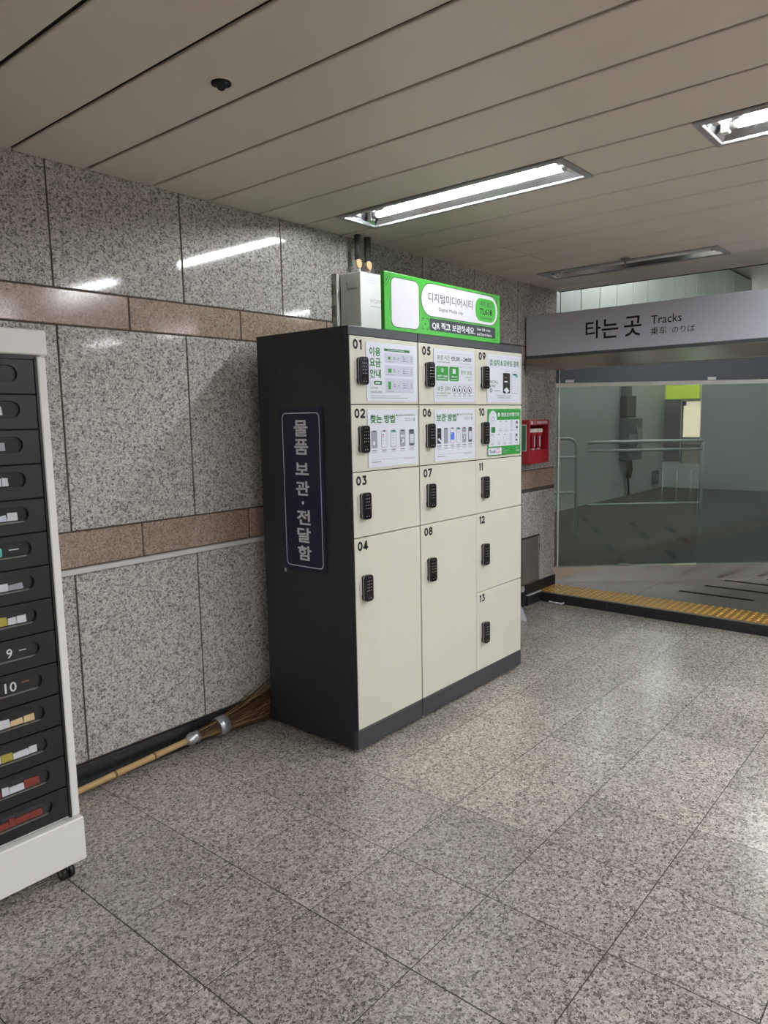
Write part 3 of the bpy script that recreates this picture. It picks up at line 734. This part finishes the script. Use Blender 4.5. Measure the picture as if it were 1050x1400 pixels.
    if num == 10:
        RR(.04, .235, .965, .80, .004, M_PAPER, h1)
        b.disc(X(.155), Z(.20), .043, M_PAPER, h2, 20, .043); b.ring(X(.155), Z(.20), .028, .004, M_PGREY, h3, 18); b.ring(X(.155), Z(.21), .012, .004, M_MGREY, h3, 14)
        RR(.105, .385, .22, .505, .003, M_DGREEN, h3)
        b.disc(X(.325), Z(.12), .012, M_PAPER, h2, 12); b.poly([(X(.305), Z(.125)), (X(.322), Z(.145)), (X(.347), Z(.10)), (X(.322), Z(.13))], M_GREEN, h3)
        T('微信支付寄行李', .395, .075, .955, .165, M_PAPER, .014)
        for r, cs in ((0, (.375, .545, .715, .875)), (1, (.14, .33, .505, .69, .865))):
            for cx in cs:
                t0, t1 = (.265, .43) if r == 0 else (.545, .71)
                if cx > .8:
                    RR(cx - .03, t0, cx + .03, t1, .003, M_DGREY, h2); R(cx - .022, t0 + .06, cx + .022, t0 + .115, M_PAPER, h3)
                else:
                    b.outline(b.rr_pts(X(cx - .038), Z(t1), X(cx + .038), Z(t0), .005), .0014, M_MGREY, h2); R(cx - .018, t0 - .004, cx + .018, t0 + .010, M_DGREY, h3)
                    if cx in (.715, .69): R(cx - .03, t0 + .02, cx + .03, t1 - .02, M_PGREY, h2)
                R(cx - .05, t1 + .025, cx + .05, t1 + .036, M_MGREY, h2); R(cx - .03, t1 + .05, cx + .03, t1 + .058, M_MGREY, h2)
        RR(.025, .83, .41, .975, .003, M_PAPER, h1); T('Touch', .05, .865, .235, .935, M_NAVYP, .02); T('1st', .27, .885, .375, .945, M_PINKP, .012); R(.27, .85, .34, .865, M_PINKP, h2)
        R(.45, .85, .50, .857, M_PGREY); R(.45, .90, .66, .906, M_PGREY); R(.45, .94, .58, .946, M_PGREY)
        T('PAY', .855, .845, .915, .875, M_PAPER, .015); T('SAFE', .845, .90, .955, .94, M_PAPER, .015)
    return b.build('notice', door)

def digits(b, s_, u0, v0, u1, v1, st, m, h):
    n = len(s_); gap = st * .45; cw = (u1 - u0 - gap * (n - 1)) / n if '1' not in s_ else None
    ws = [(.62 if c == '1' else 1.0) for c in s_]; unit = (u1 - u0 - gap * (n - 1)) / sum(ws); x = u0
    for c, w_ in zip(s_, ws):
        a, d = x + st / 2, x + unit * w_ - st / 2; e, g = v0 + st / 2, v1 - st / 2; W = d - a; H = g - e; cx = (a + d) / 2
        def el(cy, ry, a0=0, a1=360, rx=None, k=20):
            rx = rx or W / 2
            return [(cx + rx * math.cos(math.radians(a0 + (a1 - a0) * q / k)), cy + ry * math.sin(math.radians(a0 + (a1 - a0) * q / k))) for q in range(k if a1 - a0 == 360 else k + 1)]
        L = lambda p, cl=False: b.outline(p, st, m, h, cl)
        if c == '0': L(el((e + g) / 2, H / 2), True)
        elif c == '1': b.rect(d - st / 2, v0, d + st / 2, v1, m, h); L([(a - st * .1, g - H * .14), (d, g)])
        elif c == '2':
            L(el(g - H * .30, H * .30, 170, -40) + [(a, e)]); b.rect(a - st / 2, v0, d + st / 2, v0 + st, m, h)
        elif c == '3':
            L(el(e + H * .29, H * .29, -155, 100)); b.rect(a, v1 - st, d + st * .2, v1, m, h); L([(d - st * .1, g), (cx, e + H * .56)])
        elif c == '4':
            b.rect(d - st * 1.2, v0, d - st * .2, v1, m, h); b.rect(a - st / 2, v0 + H * .22, d + st * .5, v0 + H * .22 + st, m, h); L([(a, v0 + H * .30), (d - st * .8, g)])
        elif c == '5':
            b.rect(a + st * .3, v1 - st, d + st * .3, v1, m, h); L([(a + st * .7, g), (a + st * .35, e + H * .50)]); L(el(e + H * .31, H * .31, -155, 140))
        elif c in '69':
            f = 1 if c == '6' else -1; p = el(e + H * .31, H * .31) if f == 1 else el(g - H * .31, H * .31); L(p, True)
            L([(a, e + H * .36), (a + W * .12, e + H * .6), (cx + W * .25, g)] if f == 1 else [(d, g - H * .36), (d - W * .12, g - H * .6), (cx - W * .25, e)])
        elif c == '7': b.rect(a - st / 2, v1 - st, d + st / 2, v1, m, h); L([(d, g), (a + W * .22, v0)])
        elif c == '8': L(el(e + H * .27, H * .27), True); L(el(g - H * .23, H * .23, rx=W * .42), True)
        x += unit * w_ + gap

COLS = ((.008, SPL - .003), (SPL + .0055, .9975), (1.0005, LW - .004))
RT, R1, R2, R3, R4, RB = 1.889, 1.5912, 1.2943, 1.0002, .5573, .1065
CELLS = [(1, 0, RT, R1), (2, 0, R1, R2), (3, 0, R2, R3), (4, 0, R3, RB), (5, 1, RT, R1), (6, 1, R1, R2), (7, 1, R2, R3), (8, 1, R3, RB),
         (9, 2, RT, R1), (10, 2, R1, R2), (11, 2, R2, R3), (12, 2, R3, R4), (13, 2, R4, RB)]
DL = {1: 'cream door 01 with a green and white fee notice', 2: 'cream door 02 with the retrieval instructions notice', 5: 'cream door 05 with the opening hours notice',
      6: 'cream door 06 with the storing instructions notice', 9: 'cream door 09 with the app install notice', 10: 'cream door 10 with a green bordered notice'}
NPOS = {0: .110, 1: .615, 2: 1.108}
for num, c, zt, zb in CELLS:
    x0, x1 = COLS[c]; cx0 = (.0, .4955, .999)[c]
    b = MB(); b.box(x0, x1, 0, .019, zb + .0022, zt - .0022, M_CREAM, .0018)
    d = b.build('door', lk, (x0, 0, zb))
    d['label'] = DL.get(num, 'plain cream door numbered %02d' % num)
    b = MB(); s_ = '%02d' % num; wn = (.058 if num == 1 else .071) if num < 10 else (.040 if num == 11 else .058)
    digits(b, s_, cx0 + .027, zt - .0595, cx0 + .027 + wn, zt - .0165, .0103, M_INK, .0009); b.build('number', d)
    kz = (zt - .212) if zt > 1.05 else (zt - .292 if num != 13 else zt - .297)
    inst(KEY, 'keypad_lock', (cx0 + .048, -.0006, kz), d)
    inst(STR, 'strike_plate', (cx0 + .032, -.0004, kz + .028), d)
    if num in DL: notice(num, d, NPOS[c], zt - .282, NPOS[c] + (.366 if c < 2 else .355) + (.010 if num == 10 else 0), zt - .022)

# navy name plate on the left flank
fr = dict(R=(0, -1, 0), U=(0, 0, 1), N=(-1, 0, 0))
b = MB((0, 0, 0), **fr)
b.rslab(-.449, .822, -.165, 1.585, .004, M_NAVY, 0.0005, .0055, M_CHAR)
b.outline(b.rr_pts(-.428, .843, -.185, 1.561, .022), .0045, M_PWHITE, .0062)
for ch, z0, z1 in (('물', 1.454, 1.529), ('품', 1.370, 1.443), ('보', 1.276, 1.333), ('관', 1.180, 1.248), ('전', 1.042, 1.113), ('달', .958, 1.029), ('함', .873, .943)):
    b.text(ch, -.351, z0, -.260, z1, M_PWHITE, .0063, .026)
b.disc(-.306, 1.146, .0085, M_PWHITE, .0063, 12)
o = b.build('name_plate', lk); o['label'] = 'navy plate with white vertical lettering'

# ------------------------------------------------------------------ green sign board on the lockers
t = thing('sign_board', (.747, .012, LH), 'bright green sign board standing on top of the lockers', 'sign')
b = MB(); b.box(.247, 1.246, .0, .022, 1.9285, 2.187, M_LIME, .002); b.build('board', t)
b = MB((0, 0, 0)); h1, h2, h3 = .0008, .0014, .002
b.rrect(.292, 1.944, .506, 2.169, .034, M_BARK, h1); b.rrect(.295, 1.947, .503, 2.166, .032, M_SWHITE, h2)
b.rrect(.519, 2.0165, 1.222, 2.1755, .08, M_BARK, h1); b.rrect(.5225, 2.020, 1.2185, 2.172, .076, M_SWHITE, h2)
b.text('디지털미디어시티', .579, 2.086, .967, 2.131, M_INK, h3, .002); b.text('Digital Media city', .665, 2.045, .879, 2.066, M_INK, h3)
b.rrect(.995, 2.034, 1.197, 2.153, .05, M_LIME, h3)
b.text('위치 코드', 1.042, 2.110, 1.156, 2.140, M_BARK, .0026, .012); b.text('TL618', 1.035, 2.070, 1.160, 2.102, M_INK, .0026, .022); b.text('Location Code', 1.042, 2.047, 1.152, 2.061, M_BARK, .0026, .012)
b.rrect(.588, 1.951, 1.196, 2.010, .010, M_BARK, h1)
b.text('QR 찍고 보관하세요.', .608, 1.956, .993, 1.996, M_SWHITE, h2, .022); b.text('Scan QR code', 1.011, 1.982, 1.144, 1.997, M_SWHITE, h2, .022); b.text('and Store Items.', 1.011, 1.958, 1.162, 1.973, M_SWHITE, h2, .022)
for sx, sz, cx, cz in ((1, -1, .529, 2.004), (-1, -1, .579, 2.004), (1, 1, .529, 1.954), (-1, 1, .579, 1.954)):
    b.outline([(cx + sx * .016, cz), (cx, cz), (cx, cz + sz * .014)], .004, M_BARK, h1, False)
b.rect(.550, 1.976, .558, 1.980, M_BARK, h1); b.rect(.552, 1.972, .556, 1.985, M_BARK, h1)
b.outline([(.248, 2.115), (.275, 2.142), (.290, 2.165), (.292, 2.186)], .0022, M_BARK, h1, False); b.outline([(.248, 2.132), (.268, 2.152), (.278, 2.170), (.279, 2.186)], .0022, M_BARK, h1, False)
b.outline(b.rr_pts(.256, 2.150, .268, 2.172, .006), .002, M_BARK, h1)
b.outline([(1.17, 1.941), (1.205, 1.945), (1.214, 1.955), (1.218, 1.978), (1.226, 1.99), (1.245, 1.992)], .0022, M_BARK, h1, False)
b.outline([(1.245, 2.166), (1.10, 2.181)], .0018, M_BARK, h1, False); b.rect(1.204, 2.135, 1.210, 2.160, M_BARK, .0028)
b.build('lettering', t)
for x in (.35, 1.14):
    b = MB(); b.box(x, x + .03, .022, .10, 1.9285, 1.932, M_CHAR); b.box(x, x + .03, .022, .0255, 1.932, 2.05, M_CHAR); b.build('bracket', t)

# ------------------------------------------------------------------ wall equipment box above the lockers
t = thing('equipment_box', (.83, .69, 1.94), 'white metal equipment box on the wall above the lockers', 'box')
b = MB(); b.box(.66, 1.02, .505, .655, 1.94, 2.312, M_BOXW, .004); b.build('body', t)
b = MB(); b.box(.640, 1.04, .662, .699, 1.93, 2.318, M_BOXG, .002)
b.box(.636, .641, .670, .692, 1.97, 2.03, M_STEELD); b.box(.636, .641, .670, .692, 2.09, 2.15, M_STEELD); b.box(.636, .641, .670, .692, 2.21, 2.26, M_STEELD); b.build('back_plate', t)
b = MB(); b.box(.648, .662, .520, .585, 2.225, 2.262, M_SILVER, .004); b.tube([(.655, .59, 2.225), (.655, .60, 2.262)], .006, M_SILVER, 8); b.build('latch', t)
b = MB((0, .505, 0)); b.text('WCDMA', .735, 2.155, .83, 2.176, M_MGREY, .001, 0); b.rect(.735, 2.135, .85, 2.138, M_MGREY, .001); b.build('lettering', t)
b = MB((0, .505, 0))
for k in range(3): b.rect(.69 + .01 * k, 2.285 - .014 * k, .83 - .02 * k, 2.289 - .014 * k, M_PGREY, .0008)
b.build('label_strip', t)
for x, lab in ((.775, 'dark conduit pipe nearer the camera, rising from the white equipment box'), (.858, 'dark conduit pipe farther along, rising from the white equipment box')):
    c = thing('conduit', (x, .62, 2.31), lab, 'pipe')
    b = MB(); b.tube([(x, .62, 2.315), (x, .62, CZ + .01)], .010, M_SILVER, 10); b.build('cable', c)
    b = MB(); b.tube([(x, .622, 2.40), (x, .622, CZ + .01)], .019, M_DUCT, 12); b.build('sleeve', c)
    b = MB(); b.lathe((x, .62, 2.314), [(.017, 0), (.017, .02), (.012, .024), (.012, .04)], M_WHITE, 12); b.build('gland', c)
    b = MB((x - .026, .60, 2.375)); b.slab([(.022 * math.cos(a * math.pi / 8), .024 * math.sin(a * math.pi / 8)) for a in range(16)], M_BRASS, 0, .012); b.build('tag_disc', c)

# ------------------------------------------------------------------ red emergency cabinet with flashlights
t = thing('emergency_cabinet', (2.75, .62, 1.16), 'red metal emergency cabinet holding flashlights on the granite wall', 'cabinet')
fx0, fx1, fy, ez0, ez1 = 2.592, 2.905, .55, 1.162, 1.497
b = MB()
b.box(fx0, fx0 + .012, fy, .699, ez0, ez1, M_RED, .002); b.box(fx1 - .012, fx1, fy, .699, ez0, ez1, M_RED, .002)
b.box(fx0 + .012, fx1 - .012, .685, .699, ez0, ez1, M_DRED); b.box(fx0 + .012, fx1 - .012, fy, .685, ez0, 1.265, M_RED, .003); b.box(fx0 + .012, fx1 - .012, fy, .685, 1.455, ez1, M_RED, .003)
b.build('shell', t)
b = MB((0, fy, 0)); b.text('휴대용비상조명등', 2.705, 1.464, 2.875, 1.486, M_PWHITE, .0008, .03); b.ring(2.675, 1.475, .011, .004, M_PWHITE, .0008, 14); b.rrect(2.612, 1.463, 2.645, 1.486, .004, M_PWHITE, .0008); b.build('lettering', t)
b = MB((fx0, 0, 0), (0, -1, 0), (0, 0, 1), (-1, 0, 0)); b.rect(-.675, 1.262, -.575, 1.462, M_PWHITE, .0006); b.rect(-.628, 1.266, -.580, 1.456, M_STICK, .001)
for k in range(8): b.rect(-.66, 1.27 + .023 * k, -.642, 1.284 + .023 * k, M_INK, .001)
b.build('sticker', t)
for k, w in enumerate(('leftmost', 'middle', 'rightmost')):
    x = 2.655 + .085 * k
    c = thing('flashlight', (x, .61, 1.266), '%s of three red flashlights hanging in the red cabinet' % w, 'flashlight', 'flashlights in the red emergency cabinet')
    b = MB(); b.lathe((x, .605, 1.275), [(.018, 0), (.022, .01), (.022, .085), (.034, .115), (.034, .125)], M_RED, 14); b.build('body', c)
    b = MB(); b.lathe((x, .605, 1.40), [(.036, 0), (.038, .004), (.038, .026), (.030, .029)], M_WHITE, 14); b.build('cap', c)
    b = MB(); b.lathe((x, .605, 1.266), [(.014, 0), (.018, .003), (.018, .009)], M_WHITE, 12); b.build('tail_cap', c)
    b = MB(); b.box(x - .016, x - .010, .576, .584, 1.29, 1.37, M_PWHITE, .002); b.build('switch_strip', c)

# steel access door in the far panel
t = thing('access_panel', (2.75, .695, .168), 'brushed steel access door low in the wall beside the lockers', 'panel')
b = MB(); b.box(2.36, 3.018, .690, .699, .173, .556, M_STEELD, .002); b.build('door_leaf', t)
b = MB(); b.box(2.34, 3.022, .686, .699, .548, .562, M_STEEL, .002); b.box(2.34, 3.022, .686, .699, .172, .185, M_STEEL, .002); b.box(3.008, 3.022, .686, .699, .185, .548, M_STEEL, .002); b.box(2.34, 2.354, .686, .699, .185, .548, M_STEEL, .002); b.build('frame', t)

# leaflet, and a white sliver standing in for a lamp reflection
b = MB(); V = [(2.40, .46, .001), (2.475, .50, .001), (2.46, .585, .001), (2.39, .56, .001), (2.425, .52, .105), (2.432, .55, .10)]
b.add(V, [(0, 1, 4), (0, 4, 3)], M_PWHITE); b.add(V, [(1, 2, 5, 4)], M_NAVYP); b.add(V, [(2, 3, 4, 5)], M_PWHITE); b.add(V, [(3, 2, 1, 0)], M_PWHITE)
def lf(a, c): return tuple(Vector(V[0]) + (Vector(V[1]) - Vector(V[0])) * a + (Vector(V[4]) - Vector(V[0])) * c + Vector((.42, -.79, .35)) * .0015)
b.add([lf(.45, .05), lf(.92, .05), lf(.80, .17), lf(.42, .17)], [(0, 1, 2, 3)], M_PINKP); b.add([lf(.40, .28), lf(.66, .28), lf(.42, .52), lf(.30, .52)], [(0, 1, 2, 3)], M_NAVYP)
b.add([(2.408, .466, .012), (2.466, .497, .012), (2.46, .497, .03), (2.412, .469, .03)], [(0, 1, 2, 3)], M_PINKP)
o = b.build('leaflet', None, (2.43, .52, 0)); tag(o, 'crumpled printed leaflet on the floor behind the far end of the lockers', 'leaflet')
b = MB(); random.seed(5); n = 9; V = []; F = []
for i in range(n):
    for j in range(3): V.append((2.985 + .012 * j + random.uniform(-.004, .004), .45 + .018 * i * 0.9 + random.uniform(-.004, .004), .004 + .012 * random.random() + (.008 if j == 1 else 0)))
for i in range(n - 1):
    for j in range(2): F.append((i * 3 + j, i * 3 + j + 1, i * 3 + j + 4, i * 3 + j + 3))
b.add(V, F, M_SWHITE); o = b.build('step_glint', None, (2.99, .52, 0)); tag(o, 'small white sliver standing in for a lamp reflection on the black step', 'glint')

# ------------------------------------------------------------------ broom
def bl(a, c, f): return tuple(Vector(a).lerp(Vector(c), f))
A0, A1 = (-1.62, .618, .018), (-.455, .655, .052)
t = thing('broom', (-.5, .65, 0), 'bamboo handled twig broom lying along the wall foot', 'broom')
b = MB(); n = 24
b.tube([bl(A0, A1, k / n) for k in range(n + 1)], [.0125 + .002 * k / n + (.0016 if k % 4 == 0 else 0) for k in range(n + 1)], M_BAMBOO, 10); b.build('handle', t)
for k in range(0, n + 1, 4):
    f = k / n; b = MB(); b.tube([bl(A0, A1, max(0, f - .004)), bl(A0, A1, min(1, f + .004))], .0158, M_NODE, 10); b.build('bamboo_node', t)
B0, B1, B2, B3 = (-.475, .655, .050), (-.41, .655, .056), (-.30, .655, .058), (-.245, .655, .062)
b = MB(); b.tube([B0, bl(B0, B1, .25), bl(B0, B1, .5), bl(B0, B1, .8), B1], [.018, .028, .031, .027, .030], M_FOIL, 10); b.build('tape_binding', t)
b = MB(); b.tube([B2, bl(B2, B3, .4), B3], [.045, .047, .046], M_FOIL, 12); b.build('tape_binding', t)
b = MB(); random.seed(3)
def clampy(q): return (q[0], min(max(q[1], .613), .684), max(q[2], .004))
for i in range(190):
    a = random.uniform(0, 6.283); r = math.sqrt(random.random())
    p0 = (-.43 + random.uniform(-.01, .02), .655 + .022 * r * math.cos(a), .055 + .022 * r * math.sin(a))
    p1 = (-.27, .655 + .042 * r * math.cos(a), .060 + .042 * r * math.sin(a))
    ln = random.uniform(.30, .66)
    p2 = clampy((-.27 + ln * .45, .650 + .07 * r * math.cos(a), .075 + .085 * r * math.sin(a) + random.uniform(-.008, .008)))
    p3 = clampy((-.27 + ln, .650 + .12 * r * math.cos(a) + random.uniform(-.015, .015), .095 + .16 * r * math.sin(a) + random.uniform(-.03, .03)))
    b.tube([clampy(p0), clampy(p1), p2, p3], [.0017, .0017, .0014, .0007], M_TWIGL if i % 5 == 0 else M_TWIG, 3, False)
b.build('bristles', t, kind='stuff')

# ------------------------------------------------------------------ drawer cabinet at the left edge
t = thing('drawer_cabinet', (-1.56, .37, 0), 'white cabinet with fourteen black numbered drawers at the left edge', 'cabinet')
CYF, CXL, CXR = .12, -1.862, -1.262
b = MB(); b.box(CXL, CXR - .004, CYF + .012, .64, .23, 1.74, M_CABWH, .003); b.box(CXL + .03, CXR - .030, CYF + .0105, CYF + .0125, .236, 1.735, M_VOID); b.build('body', t)
b = MB(); b.box(CXL - .01, CXR + .004, CYF - .012, .64, 1.742, 1.818, M_CABWH, .004); b.build('header', t)
b = MB(); b.box(CXL - .01, CXR + .010, CYF - .010, .64, .072, .224, M_CABWH, .004); b.build('plinth', t)
for x in (CXL, CXR - .026):
    b = MB(); b.box(x, x + .026, CYF - .004, CYF + .02, .234, 1.736, M_CABWH, .003); b.build('side_strip', t)
b = MB(); b.box(CXL + .026, CXL + .034, CYF - .001, CYF + .012, .234, 1.736, M_BLACK); b.box(CXR - .034, CXR - .026, CYF - .001, CYF + .012, .234, 1.736, M_BLACK); b.box(CXL + .03, CXR - .03, CYF - .001, CYF + .012, 1.729, 1.741, M_BLACK); b.build('inner_frame', t)
DX0, DX1 = CXL + .036, CXR - .037
for k in range(14):
    zt = 1.727 - .1064 * k; zb = zt - .1015
    d = MB((0, CYF, 0)); wx0, wx1 = DX0 + .055, DX1 - .050; wz0, wz1 = zt - .068, zt - .018
    outer = [(DX0, zb), (DX1, zb), (DX1, zt), (DX0, zt)]
    inner = d.rr_pts(wx0, wz0, wx1, wz1, .0245, 6)
    # front skin with an oblong opening: fan the outline to four corners
    m = len(inner); q = m // 4; cor = {0: (DX1, zt), 1: (DX0, zt), 2: (DX0, zb), 3: (DX1, zb)}
    V = [d.P(u, v, 0) for u, v in inner] + [d.P(*cor[i], 0) for i in range(4)]
    F = []
    for i in range(m):
        F.append((i, m + i // q, (i + 1) % m))
        if (i + 1) % q == 0: F.append((m + i // q, m + ((i // q) + 1) % 4, (i + 1) % m))
    d.add(V, F, M_DRAWER)
    d.add([d.P(u, v, 0) for u, v in inner] + [d.P(u, v, -.010) for u, v in inner], [(i, (i + 1) % m, m + (i + 1) % m, m + i) for i in range(m)], M_BLACK)
    d.add([d.P(u, v, 0) for u, v in outer] + [d.P(u, v, -.011) for u, v in outer], [(i, 4 + i, 4 + (i + 1) % 4, (i + 1) % 4) for i in range(4)], M_DRAWER)
    dr = d.build('drawer', t, (DX0, CYF, zb))
    w = MB((0, CYF, 0)); w.poly(inner, M_DWIN, -.0095); w.slab([(wx0 + .02, wz0 + .0005), (wx1 - .02, wz0 + .0005), (wx1 - .012, wz0 + .004), (wx0 + .012, wz0 + .004)], M_STEELD if k > 3 else M_BLACK, -.009, -.001); w.build('drawer_window', dr)
    c = MB((0, CYF, 0)); hb = -.0085; zc = (wz0 + wz1) / 2
    e = wx1 - .03
    if k == 8:
        c.text('9', e - .068, zc - .015, e - .05, zc + .015, M_PWHITE, hb, .01); c.rect(e - .03, zc + .001, e - .008, zc + .004, M_PWHITE, hb)
    elif k == 9:
        c.text('10', e - .082, zc - .016, e - .046, zc + .016, M_PWHITE, hb, .012); c.rect(e - .03, zc + .004, e - .006, zc + .009, M_NODE, hb)
    elif k == 0: c.rect(e - .10, zc - .002, e - .075, zc + .002, M_DGREY, hb)
    elif k == 5: c.rect(e - .035, zc - .001, e - .005, zc + .002, M_PWHITE, hb); c.rrect(e - .085, zc - .018, e - .055, zc + .01, .006, M_TEAL, hb)
    else:
        pal = {1: (M_PWHITE, M_BRASS), 2: (M_MGREY, M_BRASS), 3: (M_PWHITE, M_MGREY), 4: (M_PWHITE, M_PGREY), 6: (M_PWHITE, M_MGREY), 7: (M_YELLOWL, M_PWHITE), 10: (M_PWHITE, M_BRASS), 11: (M_PWHITE, M_YELLOWL), 12: (M_REDL, M_PWHITE), 13: (M_REDL, M_PGREY)}[k]
        random.seed(40 + k)
        end = e - (.02 if k in (1, 2, 3) else 0)
        u = end
        while u > DX0 + .09:
            wd = random.uniform(.018, .05); mm = random.choice(pal + (pal[0],))
            zz = random.uniform(-.004, .003); c.slab([(u - wd, zc - .017), (u - .001, zc - .017), (u - .001 - abs(zz), zc + .006 + zz), (u - wd, zc + .006 + 2 * zz)], mm, hb - .0005, hb + random.uniform(.001, .004)); u -= wd
    c.build('drawer_contents', dr)
for x, y in ((-1.30, .17), (-1.30, .58), (-1.82, .17), (-1.82, .58)):
    c = MB()
    for s_ in (-.012, .012):
        c.tube([(x + s_ - .008, y, .026), (x + s_ + .008, y, .026)], .026, M_BLACK, 16); c.tube([(x + s_ - .0085, y, .026), (x + s_ + .0085, y, .026)], .012, M_SILVER, 10)
    c.box(x - .006, x + .006, y - .012, y + .012, .03, .073, M_SILVER, .002); c.build('caster', t)
